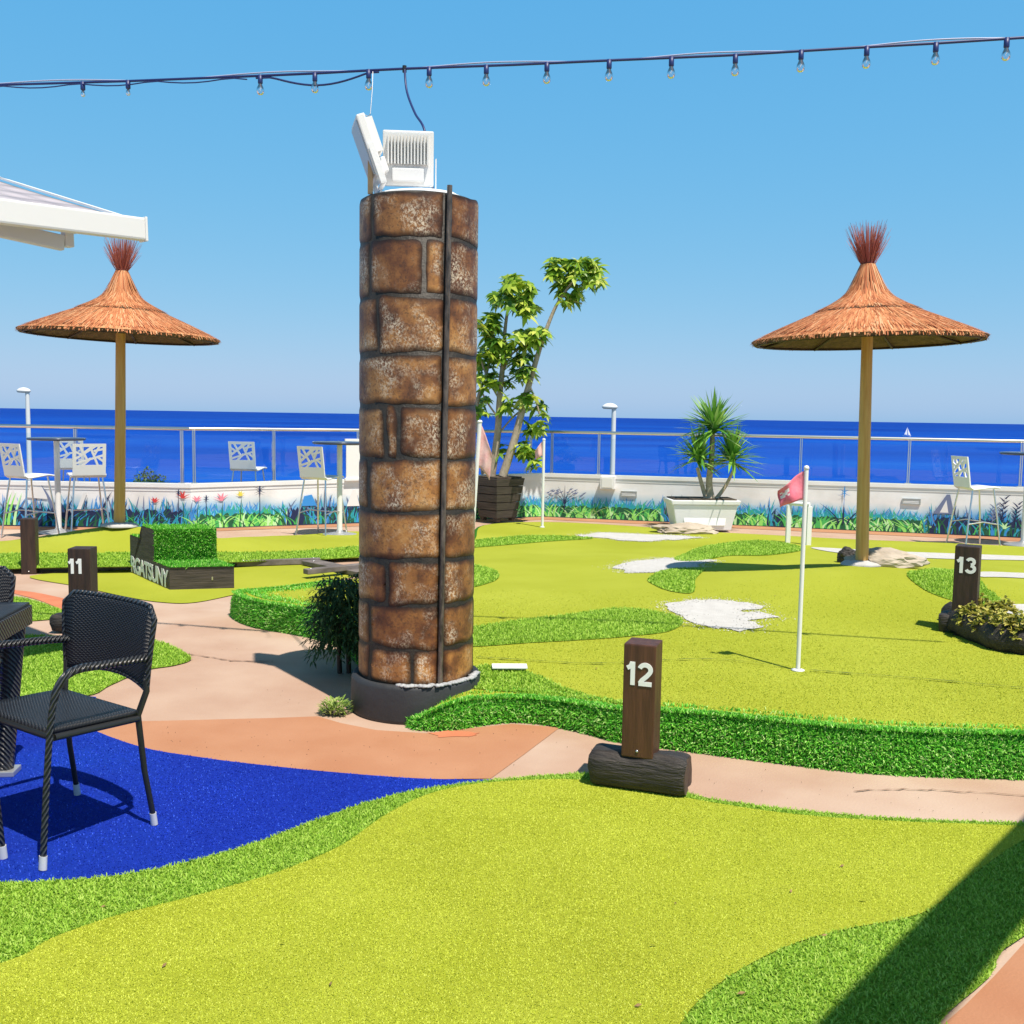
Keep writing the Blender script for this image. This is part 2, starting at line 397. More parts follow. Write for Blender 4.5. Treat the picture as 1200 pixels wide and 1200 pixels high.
def blades(name, pts, m, length, width, lean=0.7, normal=None, label='', cat=None):
    """many small turf blades, each a bent strip of two faces"""
    N = len(pts)
    if N == 0: return None
    L = length * rng.uniform(0.6, 1.25, N); W = width * rng.uniform(0.7, 1.3, N)
    if normal is None: nrm = np.tile([0, 0, 1.0], (N, 1))
    else: nrm = normal
    rd = rng.normal(size=(N, 3)); rd -= (rd * nrm).sum(1)[:, None] * nrm
    rd /= np.linalg.norm(rd, axis=1)[:, None] + 1e-9
    ln = lean * rng.uniform(0.4, 1.3, N)
    d1 = nrm + rd * (ln * 0.6)[:, None]; d1 /= np.linalg.norm(d1, axis=1)[:, None]
    d2 = nrm * 0.6 + rd * (ln * 1.6)[:, None]; d2 /= np.linalg.norm(d2, axis=1)[:, None]
    side = np.cross(rd, nrm); 
    tw = rng.normal(scale=0.5, size=N)
    side = side + rd * tw[:, None]; side /= np.linalg.norm(side, axis=1)[:, None]
    b = pts; mid = b + d1 * (L * 0.55)[:, None]; tip = mid + d2 * (L * 0.45)[:, None]
    sw = side * (W / 2)[:, None]
    V = np.stack([b - sw, b + sw, mid + sw * 0.9, mid - sw * 0.9, tip], 1).reshape(-1, 3)
    me = bpy.data.meshes.new(name)
    me.vertices.add(N * 5); me.vertices.foreach_set("co", V.ravel())
    base = np.arange(N) * 5
    loops = np.stack([base, base + 1, base + 2, base + 3, base + 3, base + 2, base + 4], 1).ravel()
    me.loops.add(N * 7); me.loops.foreach_set("vertex_index", loops)
    st = np.stack([np.arange(N) * 7, np.arange(N) * 7 + 4], 1).ravel()
    me.polygons.add(N * 2); me.polygons.foreach_set("loop_start", st)
    me.polygons.foreach_set("loop_total", np.tile([4, 3], N))
    me.materials.append(m); me.update(calc_edges=True); me.validate()
    o = bpy.data.objects.new(name, me); COL.objects.link(o)
    o["kind"] = "stuff"
    if label: o["label"] = label
    if cat: o["category"] = cat
    return o

def tone(names, f):
    for k in names:
        for n_ in M[k].node_tree.nodes:
            if n_.type == 'VALTORGB':
                for e_ in n_.color_ramp.elements:
                    c_ = e_.color
                    if max(c_[:3]) < .84: e_.color = (c_[0] * f, c_[1] * f, c_[2] * f, 1)
            elif n_.type == 'MIX' and n_.blend_type == 'MIX':
                c_ = n_.inputs[7].default_value; n_.inputs[7].default_value = (c_[0] * f, c_[1] * f, c_[2] * f, 1)
tone(['peach', 'orange', 'lime', 'limefar', 'bladelime', 'bladelimefar', 'blue', 'bladeblue', 'sand', 'sea', 'fringe', 'bladefringe', 'straw', 'strawbase'], .91)
# ================================================================ SETTING
# wall corner points (depth from the lens, world)
def wp(px, y):
    p = gz(px, 560, 0); k = (px - 600) / FPX
    return Vector((k * y * 1.0, y, 0))
W0, WA, WB, WC = wp(-320, 13.9), wp(222, 13.8), wp(637, 16.3), wp(1420, 13.7)
ZTOP = {0: 0.62, 1: 0.62, 2: 0.70, 3: 0.72}
terr = MB()
poly = [(-16, -6), (16, -6), (16, 14.3), (WC.x, WC.y + 1.5), (WB.x, WB.y + 1.5), (WA.x, WA.y + 1.5), (W0.x, W0.y + 1.5), (-16, 15.3)]
struct(sheet('ground', poly, lambda x, y: 0.0, 0.0, M['peach'], step=2.0))
slab = MB(); slab.prism([(p[0], p[1]) for p in poly], -5.2, -0.02)
struct(slab.build('terrace_slab', M['white']))
st = MB(); st.add([(-300, -60, -5.0), (300, -60, -5.0), (300, 62, -5.0), (-300, 62, -5.0)], [(0, 1, 2, 3)])
st.add([(-300, 62, -5.0), (300, 62, -5.0), (300, 62.1, -9.0), (-300, 62.1, -9.0)], [(0, 1, 2, 3)])
struct(st.build('street', M['asphalt']))
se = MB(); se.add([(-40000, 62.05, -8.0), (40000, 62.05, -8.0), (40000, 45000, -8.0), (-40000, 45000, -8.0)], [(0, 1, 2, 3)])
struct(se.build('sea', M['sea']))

# path colours on the terrace
op = [gz(x, y) for x, y in [(-60, 846), (60, 848), (200, 845), (320, 842), (372, 840), (400, 848), (440, 856), (500, 860), (560, 853), (600, 849), (656, 853), (615, 884), (575, 913), (500, 914), (300, 900), (120, 870), (-60, 860)]]
struct(sheet('path', [(p.x, p.y) for p in op], h_flat, -0.001, M['orange'], step=0.3))
rp = pxpoly([(2, 691), (40, 694), (80, 702), (125, 708), (100, 716), (78, 716), (45, 703)], h_flat)  # redder strip across the path at far left
struct(sheet('path', rp, h_flat, 0.0, M['red'], step=0.3))
rp2 = [gz(x, y) for x, y in [(1100, 1206), (1130, 1180), (1165, 1145), (1210, 1095), (1500, 1000), (1500, 1206)]]
struct(sheet('path', [(p.x, p.y) for p in rp2], h_flat, -0.001, M['orange'], step=0.3))
# terracotta strip by the wall
d1 = (WB - WA).normalized(); d2 = (WC - WB).normalized(); d0 = (WA - W0).normalized()
strip = [W0, WA, WB, WC, WC + Vector((0, -0.5, 0)), WB + Vector((0.05, -0.45, 0)), WA + Vector((0, -0.35, 0)), W0 + Vector((0, -0.35, 0))]
struct(sheet('path', [(p.x, p.y) for p in strip], h_flat, 0.0, M['orange'], step=0.6))

# blue turf
bl = pxpoly([(-420, 800), (-100, 826), (0, 822), (60, 819), (113, 817), (88, 832), (98, 850), (163, 875), (230, 887), (300, 896), (400, 906), (500, 913), (600, 914.5),
             (540, 921), (480, 930), (430, 943), (380, 960), (340, 975), (300, 990), (240, 1008), (180, 1022), (120, 1031), (60, 1035), (0, 1037), (-160, 1040), (-420, 1030)], h_flat, 4)
struct(sheet('blue_turf', bl, h_flat, 0.002, M['blue'], step=0.3))
blades('blue_grass', scatter(bl, 11000, h_flat, 5.0), M['bladeblue'], 0.010, 0.003, 1.2, label='short blue artificial grass under the wicker table', cat='grass')

# foreground hole: outer fringe and inner lime turf
fo = [gz(x, y) for x, y in [(-300, 1034), (0, 1037), (60, 1035), (120, 1031), (180, 1022), (240, 1008), (300, 990), (340, 975), (380, 960), (430, 943), (480, 930), (540, 921), (600, 914.5), (640, 911), (700, 909), (770, 918), (800, 929), (830, 938), (900, 948), (1000, 958), (1100, 964), (1200, 967), (1330, 972)]]
fo += [gz(1400, 1010), gz(1200, 1100), gz(1160, 1148), gz(1100, 1204), Vector((1.15, 2.45, 0)), Vector((0.7, 1.2, 0)), Vector((-3.0, 1.2, 0))]
fo = spline([Vector((p.x, p.y, 0)) for p in fo], 4, True)
fi = [gz(x, y) for x, y in [(-250, 1200), (0, 1135), (60, 1105), (130, 1080), (200, 1062), (260, 1046), (330, 1025), (400, 995), (450, 960), (500, 935), (560, 922), (640, 917), (700, 919), (760, 930), (800, 938), (870, 950), (950, 960), (1060, 967), (1150, 970), (1215, 976)]]
fi += [gz(1180, 1000), gz(1125, 1040), gz(1080, 1075), gz(980, 1096), gz(920, 1115), gz(870, 1140), gz(830, 1168), gz(800, 1202), Vector((0.35, 2.3, 0)), Vector((0.2, 1.3, 0)), Vector((-2.5, 1.3, 0))]
fi = spline([Vector((p.x, p.y, 0)) for p in fi], 4, True)
struct(sheet('fringe_turf', fo, h_flat, 0.006, M['fringe'], step=0.3))
struct(sheet('putting_green', fi, h_flat, 0.011, M['lime'], step=0.3))
pf = scatter(fo, 32000, h_flat, 6.0, 2.3, 0.006)
kk = ~in_poly(pf[:, 0], pf[:, 1], [(p.x, p.y) for p in fi])
blades('grass', pf[kk], M['bladefringe'], 0.015, 0.0040, 1.3, label='mid green artificial grass fringing the nearest putting green', cat='grass')
blades('grass', scatter(fi, 42000, h_flat, 5.5, 2.3, 0.010), M['bladelime'], 0.0065, 0.0028, 1.5, label='short lime artificial grass of the nearest putting green', cat='grass')

# main raised green
mg = []
for x, y in [(1480, 930), (1340, 920), (1200, 914), (1080, 910), (1000, 905), (930, 897), (860, 888), (800, 880), (725, 870), (690, 861), (640, 850), (600, 847), (560, 851), (530, 856), (482, 854)]:
    mg.append(gz(x, y))
mg += [Vector((-0.58, 5.42, 0)), Vector((-0.70, 5.75, 0)), Vector((-0.95, 6.4, 0))]
for x, y, z in [(400, 760, 0), (378, 751, 0), (340, 743, 0), (300, 736, 0), (279, 728, 0), (272, 716, 0.03), (288, 704, .1), (330, 693, .15), (380, 684, .16), (430, 675, .16), (490, 661, .14), (535, 646, .1), (552, 630, .05),
                (565, 615, .03), (640, 612, .03), (740, 616, .03), (830, 623, .03), (940, 628, .03), (1060, 634, .03), (1120, 637, .03), (1200, 641, .03), (1400, 650, .03)]:
    mg.append(gz(x, y, z))
mg = spline([Vector((p.x, p.y, 0)) for p in mg], 6, True)
def inset(poly, d):
    n = len(poly); out = []
    area = sum(poly[i].x * poly[(i + 1) % n].y - poly[(i + 1) % n].x * poly[i].y for i in range(n))
    sg = 1 if area > 0 else -1
    for i in range(n):
        t = (poly[(i + 1) % n] - poly[i - 1]); t.z = 0; t.normalize()
        out.append(poly[i] + Vector((-t.y, t.x, 0)) * d * sg)
    return out
mg1, mg2 = inset(mg, 0.012), inset(mg, 0.055)
top = sheet('putting_green', mg2, h_main, 0.0, M['limefar'], step=0.12); struct(top)
sk = MB(); n = len(mg)
H2 = [h_main(p.x, p.y) for p in mg2]
vs = [(p.x, p.y, 0.0) for p in mg] + [(p.x, p.y, H2[i] * 0.72) for i, p in enumerate(mg1)] + [(p.x, p.y, H2[i] + 0.001) for i, p in enumerate(mg2)]
sk.add(vs, [(i, (i + 1) % n, n + (i + 1) % n, n + i) for i in range(n)] + [(n + i, n + (i + 1) % n, 2 * n + (i + 1) % n, 2 * n + i) for i in range(n)], 0, True)
struct(sk.build('turf_edging', M['skirt']))
# blades on the edging
def skirt_points(dens, ymax):
    P = []; Nn = []
    for i in range(n):
        j = (i + 1) % n
        a, b = mg[i], mg[j]
        if min(a.y, b.y) > ymax or abs(a.x) > 0.62 * a.y + 0.5: continue
        A = [Vector(vs[i]), Vector(vs[n + i]), Vector(vs[2 * n + i])]; B = [Vector(vs[j]), Vector(vs[n + j]), Vector(vs[2 * n + j])]
        for k in range(2):
            q = [A[k], B[k], B[k + 1], A[k + 1]]
            nr = (q[1] - q[0]).cross(q[3] - q[0])
            ar = nr.length
            if ar < 1e-8: continue
            nr.normalize()
            if nr.dot(Vector((a.x, a.y, 0)) - Vector((1.5, 9, 0))) < 0 and nr.z < 0.3: nr = -nr
            if nr.z < 0: nr = -nr
            for _ in range(int(ar * dens + random.random())):
                s_, t_ = random.random(), random.random()
                P.append(q[0].lerp(q[1], s_).lerp(q[3].lerp(q[2], s_), t_)); Nn.append((nr + Vector((0, 0, 0.35))).normalized())
    return np.array([tuple(p) for p in P]), np.array([tuple(p) for p in Nn])
sp, sn = skirt_points(26000, 8.6)
blades('grass', sp, M['bladeskirt'], 0.026, 0.0052, 0.9, sn, label='deep green artificial grass on the raised edging of the middle green', cat='grass')
# rim of longer grass lying on the top edge
rim = []
for i in range(n):
    a, b = mg2[i], mg2[(i + 1) % n]
    if a.y > 8.6 or abs(a.x) > 0.62 * a.y + 0.5: continue
    inn = (b - a); inn = Vector((-inn.y, inn.x, 0)).normalized()
    for _ in range(int((b - a).length * 2600)):
        w = abs(random.gauss(0, 0.035)); 
        if a.x < -0.9: w *= 2.6
        c = a.lerp(b, random.random())
        c2 = c + inn * w
        if not in_poly(np.array([c2.x]), np.array([c2.y]), [(q.x, q.y) for q in mg])[0]: c2 = c - inn * w
        rim.append((c2.x, c2.y, h_main(c2.x, c2.y)))
blades('grass', np.array(rim), M['bladeskirt'], 0.022, 0.005, 1.1, label='deep green grass along the rim of the middle green', cat='grass')
blades('grass', scatter([(p.x, p.y) for p in mg2], 12000, h_main, 8.6, thin=lambda x, y: np.clip((8.4 - y) / 3.2, 0, 1)), M['bladelimefar'], 0.0065, 0.0042, 1.5, label='short lime artificial grass of the middle green', cat='grass')

def patch(name, pts, m, off=0.005, blade=None, dens=0, L=0.02, Wd=0.006, lab=''):
    P = pxpoly(pts, h_main, 5)
    struct(sheet(name, P, h_main, off, m, step=0.08))
    if blade: blades('grass', scatter([(p.x, p.y) for p in P], dens, h_main, off=off), blade, L, Wd, 1.0, label=lab, cat='grass')
BF = M['bladefringe']
patch('rough_turf', [(530, 741), (600, 729), (660, 722), (720, 714), (765, 717), (800, 727), (785, 740), (740, 746), (690, 750), (620, 754), (530, 758)], M['fringe'], blade=BF, dens=12000, L=.022, lab='mid green patch of rough grass behind post 12')
patch('rough_turf', [(540, 790), (572, 780), (625, 790), (660, 806), (700, 818), (745, 826), (700, 824), (620, 814), (560, 808), (535, 806)], M['fringe'], blade=BF, dens=14000, L=.02, lab='mid green fringe grass beside the stone pillar')
patch('rough_turf', [(760, 678), (785, 668), (825, 667), (815, 680), (812, 695), (785, 693), (765, 685)], M['fringe'], blade=BF, dens=6000, L=.024, Wd=.008, lab='small mid green patch of grass below the middle sand trap')
patch('rough_turf', [(790, 656), (812, 645), (850, 637), (890, 634), (925, 638), (940, 645), (900, 651), (850, 652), (815, 658)], M['fringe'], blade=BF, dens=5000, L=.026, Wd=.01, lab='mid green mound of grass left of the white hoop')
patch('rough_turf', [(540, 636), (620, 628), (695, 631), (640, 635), (540, 643)], M['fringe'], blade=BF, dens=3500, L=.026, Wd=.01, lab='far mid green strip of grass in front of the dark planter')
patch('rough_turf', [(540, 662), (575, 667), (585, 675), (575, 683), (540, 688)], M['fringe'], blade=BF, dens=6000, L=.024, Wd=.008, lab='mid green patch of grass at the right edge of the pillar')
patch('rough_turf', [(1063, 672), (1090, 668), (1125, 667), (1150, 682), (1168, 698), (1176, 710), (1140, 709), (1100, 699), (1075, 686)], M['fringe'], blade=BF, dens=6000, L=.024, Wd=.008, lab='mid green patch of grass behind post 13')
M['bladesand'] = leafmat('white_blades', [(0.0, (.52, .51, .48)), (1.0, (.74, .73, .71))], .8, .2, .1)
def sand_edge(pts, lab):
    P = pxpoly(pts, h_main, 5); L_ = []
    for i in range(len(P)):
        a, b = P[i], P[(i + 1) % len(P)]
        for _ in range(int((b - a).length * 420)):
            c = a.lerp(b, random.random()); L_.append((c.x + random.gauss(0, .06), c.y + random.gauss(0, .05)))
    blades('grass', np.array([(x, y, h_main(x, y) + .006) for x, y in L_]), M['bladesand'], .008, .008, 1.9, label=lab, cat='grass')
def ragged(pts, amp=2.0):
    out = []
    N_ = len(pts)
    for i in range(N_):
        a = Vector(pts[i]); b = Vector(pts[(i + 1) % N_])
        for k in range(3):
            q = a.lerp(b, k / 3); out.append((q.x + random.gauss(0, amp * 1.5), q.y + random.gauss(0, amp * 0.28)))
    return out
_S = []
_rg = ragged
def ragged(pts, amp=2.0):
    o = _rg(pts, amp); _S.append(o); return o
patch('sand_trap', ragged([(778, 712), (800, 704), (835, 702), (870, 706), (897, 713), (870, 717), (912, 723), (880, 727), (895, 735), (865, 741), (835, 736), (810, 728), (790, 719)], 2.2), M['sand'], 0.006)
patch('sand_trap', ragged([(714, 664), (740, 658), (770, 655), (800, 655), (835, 657), (815, 665), (790, 667), (765, 671), (735, 671)], 2), M['sand'], 0.006)
patch('sand_trap', ragged([(676, 627), (720, 624), (780, 627), (825, 631), (780, 634), (740, 635), (705, 632)], 2), M['sand'], 0.006)
patch('sand_trap', [(950, 642), (1000, 644), (1060, 647), (1200, 652), (1300, 655), (1300, 660), (1200, 657), (1100, 655), (1000, 650)], M['sand'], 0.006)
patch('sand_trap', [(1146, 671), (1200, 672), (1300, 675), (1300, 682), (1200, 678), (1146, 676)], M['sand'], 0.006)
patch('sand_trap', [(1165, 712), (1185, 709), (1230, 709), (1300, 711), (1300, 722), (1200, 722)], M['sand'], 0.006)
for q, lab in zip(_S, ('white artificial grass blades round the nearest sand trap', 'white artificial grass blades round the middle sand trap', 'white artificial grass blades round the far sand trap')): sand_edge(q, lab)
# seams where two turf sheets meet
def seam(pts, w):
    P = [gh(x, y, h_main) for x, y in spline2(pts)]
    mb = MB(); L_ = []
    for i, p in enumerate(P):
        ww = w * random.choice([0.25, 0.4, 0.6, 0.8, 1.5]) ; L_ += [(p.x, p.y - ww, h_main(p.x, p.y - ww) + .011), (p.x, p.y + ww, h_main(p.x, p.y + ww) + .011)]
    mb.add(L_, [(2 * i, 2 * i + 2, 2 * i + 3, 2 * i + 1) for i in range(len(P) - 1)])
    struct(mb.build('turf_seam', M['seam']))
def spline2(pts): return [(p.x, p.y) for p in spline([Vector((a, b, 0)) for a, b in pts], 10)]
seam([(552, 771), (600, 774), (690, 779), (760, 776), (840, 774), (925, 784)], 0.004)
seam([(950, 787), (1000, 791), (1080, 797), (1200, 808), (1260, 812)], 0.007)

def crack(pts, w):
    P = [gz(x, y) for x, y in spline2(pts)]; L_ = []; mb = MB()
    for p in P:
        ww = w * random.choice([.3, .6, 1, 1.4]); j = random.gauss(0, .004)
        L_ += [(p.x, p.y - ww + j, .0065), (p.x, p.y + ww + j, .0065)]
    mb.add(L_, [(2 * i, 2 * i + 2, 2 * i + 3, 2 * i + 1) for i in range(len(P) - 1)])
    struct(mb.build('path_crack', M['crack']))
M['crack'] = pm('dark_crack', (.22, .13, .09), rough=.95)
crack([(205, 765), (240, 770), (275, 775), (320, 776)], .006)
crack([(1000, 928), (1060, 926), (1130, 929), (1210, 934)], .003)
rs = pxpoly(ragged([(498, 859), (520, 856), (545, 857), (562, 859), (548, 863), (515, 864)], 1.6), h_flat, 3)
struct(sheet('path', rs, h_flat, 0.001, M['red'], step=0.2))
gr = MB()
for _ in range(190):
    px_, py_ = random.choice([(random.uniform(200, 400), random.uniform(690, 900)), (random.uniform(640, 1200), random.uniform(870, 960)), (random.uniform(100, 640), random.uniform(845, 905))])
    p = gz(px_, py_); r_ = random.uniform(.001, .0032); a_ = random.uniform(0, 6)
    gr.add([(p.x + r_ * math.cos(a_ + k * 2.1), p.y + r_ * math.sin(a_ + k * 2.1), .005) for k in range(3)] + [(p.x, p.y, .005 + r_)], [(0, 1, 3), (1, 2, 3), (2, 0, 3)])
fl = MB()
for _ in range(26):
    if random.random() < .5: p = gz(random.uniform(100, 1150), random.uniform(960, 1190)); z_ = .02
    else: p = gh(random.uniform(570, 1180), random.uniform(690, 830), h_main); z_ = p.z + .008
    a_ = random.uniform(0, 6); L_ = random.uniform(.006, .014); d_ = Vector((math.cos(a_), math.sin(a_), 0)) * L_; q = Vector((-d_.y, d_.x, 0)) * .35; c = Vector((p.x, p.y, z_))
    fl.add([c - d_, c + q + Vector((0, 0, .004)), c + d_ + Vector((0, 0, .003)), c - q], [(0, 3, 2, 1)])
fo_ = fl.build('fallen_leaves', pm('dry_leaf', (.16, .09, .035), (.34, .22, .09), 40, .8)); fo_['kind'] = 'stuff'; fo_['label'] = 'tiny dry leaves scattered over the greens'; fo_['category'] = 'leaves'
go_ = gr.build('grit', M['soil']); go_['kind'] = 'stuff'; go_['label'] = 'scattered grit on the painted concrete path'; go_['category'] = 'grit'
# left greens
lb = pxpoly([(-160, 634), (40, 630), (90, 622), (140, 617), (200, 622), (262, 631), (330, 628), (420, 623), (455, 632), (440, 650), (400, 655), (330, 658), (240, 661), (150, 665), (0, 668), (-160, 672)], h_left, 6)
struct(sheet('putting_green', lb, h_left, 0.004, M['limefar'], step=0.15))
lbf = pxpoly([(-160, 652), (0, 650), (80, 649), (150, 648), (250, 648), (340, 647), (440, 640), (445, 650), (400, 655), (330, 658), (240, 661), (150, 665), (0, 668), (-160, 672)], h_left, 6)
struct(sheet('rough_turf', lbf, h_left, 0.010, M['fringe'], step=0.15))
blades('grass', scatter([(p.x, p.y) for p in lbf], 3500, h_left, off=.01), BF, .026, .009, 1.0, label='mid green grass strip along the far left kerb', cat='grass')
l2 = pxpoly([(35, 675), (150, 668), (275, 664), (350, 661), (400, 668), (425, 673), (340, 691), (292, 694), (230, 706), (190, 706), (150, 700), (95, 688)], h_flat, 5)
struct(sheet('putting_green', l2, h_flat, 0.003, M['limefar'], step=0.3))
l3 = pxpoly([(-120, 700), (0, 700), (30, 702), (60, 711), (82, 722), (50, 727), (0, 729), (-120, 730)], h_flat, 5)
l4 = pxpoly([(-200, 744), (0, 744), (60, 746), (120, 748), (180, 751), (213, 763), (224, 773), (205, 780), (170, 786), (130, 803), (100, 816), (0, 822), (-200, 828)], h_flat, 5)
for q, lab in ((l3, 'small mid green patch of grass left of post 11'), (l4, 'mid green patch of grass behind the wicker chair')):
    struct(sheet('rough_turf', q, h_flat, 0.003, M['fringe'], step=0.3))
    blades('grass', scatter([(p.x, p.y) for p in q], 11000, h_flat, off=.004), BF, .02, .0055, 1.1, label=lab, cat='grass')
# ---------------------------------------------------------------- walls, mural, railing
def wallmat():
    m, nt, b = mat('mural_wall_paint')
    tc = nd(nt, "ShaderNodeTexCoord"); sx = nd(nt, "ShaderNodeSeparateXYZ"); nt.links.new(tc.outputs["Object"], sx.inputs[0])
    n = nd(nt, "ShaderNodeTexNoise"); n.inputs["Scale"].default_value = 1.6; n.inputs["Detail"].default_value = 3
    nt.links.new(tc.outputs["Object"], n.inputs["Vector"])
    mr = nd(nt, "ShaderNodeMath", operation='MULTIPLY_ADD'); mr.inputs[1].default_value = 0.30; nt.links.new(n.outputs["Fac"], mr.inputs[0]); nt.links.new(sx.outputs[2], mr.inputs[2])
    r = ramp(nt, [(0.0, (0.10, 0.22, 0.42)), (0.40, (0.22, 0.48, 0.74)), (0.50, (0.62, 0.74, 0.82)), (0.58, (0.85, 0.86, 0.88)), (1.0, (0.86, 0.87, 0.89))])
    nt.links.new(mr.outputs[0], r.inputs[0])
    n2 = nd(nt, "ShaderNodeTexNoise"); n2.inputs["Scale"].default_value = 3; n2.inputs["Detail"].default_value = 6
    nt.links.new(tc.outputs["Object"], n2.inputs["Vector"])
    r2 = ramp(nt, [(0.3, (0.86, 0.85, 0.83)), (0.6, (1, 1, 1))]); nt.links.new(n2.outputs[0], r2.inputs[0])
    mx = nd(nt, "ShaderNodeMix", data_type='RGBA', blend_type='MULTIPLY'); mx.inputs[0].default_value = 1
    nt.links.new(r.outputs[0], mx.inputs[6]); nt.links.new(r2.outputs[0], mx.inputs[7]); nt.links.new(mx.outputs[2], b.inputs["Base Color"])
    b.inputs["Roughness"].default_value = 0.85
    return m
M['wall'] = wallmat()
def flat(name, c): return pm(name, c, rough=0.8)
MUR = [flat('mural_dark_green', (0.012, 0.11, 0.05)), flat('mural_light_green', (0.30, 0.78, 0.16)), flat('mural_pale_green', (0.52, 0.88, 0.44)),
       flat('mural_teal', (0.02, 0.36, 0.44)), flat('mural_blue', (0.04, 0.28, 0.72)), flat('mural_sky_blue', (0.20, 0.62, 0.86)),
       flat('mural_navy', (0.010, 0.022, 0.085)), flat('mural_red', (0.62, 0.05, 0.05)), flat('mural_pink', (0.80, 0.25, 0.33)), flat('mural_white', (0.78, 0.78, 0.78)), flat('mural_mid_green', (0.07, 0.48, 0.11)), flat('mural_yellow', (0.75, 0.65, 0.08)), flat('mural_grey_blue', (0.16, 0.20, 0.34))]
def seg_s(px, P, Q):
    k = (px - 600) / FPX; d = Q - P
    return (k * P.y - P.x) / (d.x - k * d.y) * d.length
class Mural:
    def __init__(s, P, Q):
        s.P = P; s.d = (Q - P).normalized(); s.n = Vector((s.d.y, -s.d.x, 0)); s.mb = MB(); s.i = 0
    def pt(s, a, z, o): return s.P + s.d * a + s.n * o + Vector((0, 0, z))
    def off(s): s.i += 1; return 0.003 + s.i * 0.000012
    def poly(s, pts, m):
        o = s.off(); s.mb.add([s.pt(a, z, o) for a, z in pts], [tuple(range(len(pts)))], m)
    def blade(s, a, z, h, w, bend, m, curl=0.0):
        o = s.off(); L_ = []; K = 5
        for k in range(K + 1):
            t = k / K
            x = a + bend * t ** 1.6; zz = z + h * (t - curl * t * t)
            ww = w * (1 - t) ** 0.7 * (0.75 + 0.5 * t) / 2
            L_ += [s.pt(x - ww, zz, o), s.pt(x + ww, zz, o)]
        s.mb.add(L_, [(2 * k, 2 * k + 1, 2 * k + 3, 2 * k + 2) for k in range(K)], m)
    def fill(s, a0, a1, z1, m, amp=0.02):
        k = max(4, int((a1 - a0) / 0.03)); o = s.off(); vs_ = []
        for i in range(k + 1):
            a = a0 + (a1 - a0) * i / k; e_ = min(1, .15 + min(a - a0, a1 - a) / .12)
            vs_ += [s.pt(a, 0.012, o), s.pt(a, .012 + (z1 - .012) * e_ + random.uniform(-amp, amp), o)]
        s.mb.add(vs_, [(2 * i, 2 * i + 1, 2 * i + 3, 2 * i + 2) for i in range(k)], m)
    def bright(s, a0, a1):
        L_ = a1 - a0
        for _ in range(int(L_ * 60)): s.blade(random.uniform(a0, a1), 0.16, random.uniform(.08, .22), .030, random.gauss(0, .06), random.choice([5, 5, 4, 4, 3, 3]))
        s.fill(a0, a1, 0.24, 3, .025)
        for _ in range(int(L_ * 60)): s.blade(random.uniform(a0, a1), 0.14, random.uniform(.08, .20), .024, random.gauss(0, .06), random.choice([4, 3, 3, 10, 10, 5]))
        s.fill(a0, a1, 0.19, 0, .025)
        for _ in range(int(L_ * 34)): s.blade(random.uniform(a0, a1), 0.02, random.uniform(.14, .28), .042, random.gauss(0, .10), 10, .3)
        for _ in range(int(L_ * 34)): s.blade(random.uniform(a0, a1), 0.014, random.uniform(.14, .31), .042, random.gauss(0, .17), random.choice([1, 1, 2]), .3)
        for _ in range(int(L_ * 14)): s.blade(random.uniform(a0, a1), 0.014, random.uniform(.10, .2), .026, random.gauss(0, .14), 0, .3)
    def dark(s, a0, a1):
        L_ = a1 - a0
        for _ in range(int(L_ * 60)): s.blade(random.uniform(a0 - .05, a1 + .05), 0.12, random.uniform(.14, .34), .03, random.gauss(0, .07), random.choice([4, 12, 4, 6, 3]))
        s.fill(a0, a1, 0.24, 6, .04)
        for _ in range(int(L_ * 60)): s.blade(random.uniform(a0 - .05, a1 + .05), 0.02, random.uniform(.14, .36), .034, random.gauss(0, .12), random.choice([6, 0, 0, 3, 4]), .2)
        for _ in range(int(L_ * 16)): s.blade(random.uniform(a0, a1), 0.02, random.uniform(.14, .28), .024, random.gauss(0, .14), random.choice([0, 3, 10]), .3)
    def flower(s, a, z, m, r=.07, stem=True):
        if stem: s.blade(a, 0.1, z - 0.1, .018, .02, 0)
        for k in range(6):
            t = PI * k / 5 + random.uniform(-.2, .2)
            s.blade(a, z, math.sin(t) * r * 1.1 + .01, .045, math.cos(t) * r * 1.3, m)
    def star(s, a, z, m, r=.06):
        s.blade(a, 0.15, z - .15, .014, 0.0, m)
        for k in range(6):
            t = PI / 6 + PI * k / 3
            s.blade(a, z, math.sin(t) * r, .024, math.cos(t) * r, m)
    def twig(s, a, z, m, H=.3):
        s.blade(a, z, H, .016, .03, m)
        for k in range(9):
            t = (k + 1) / 10; sd = -1 if k % 2 else 1
            for q in (-.4, .2, .8):
                s.blade(a + .03 * t + sd * .01, z + H * t, .05 + .02 * q, .03, sd * (.05 + .02 * q), m)

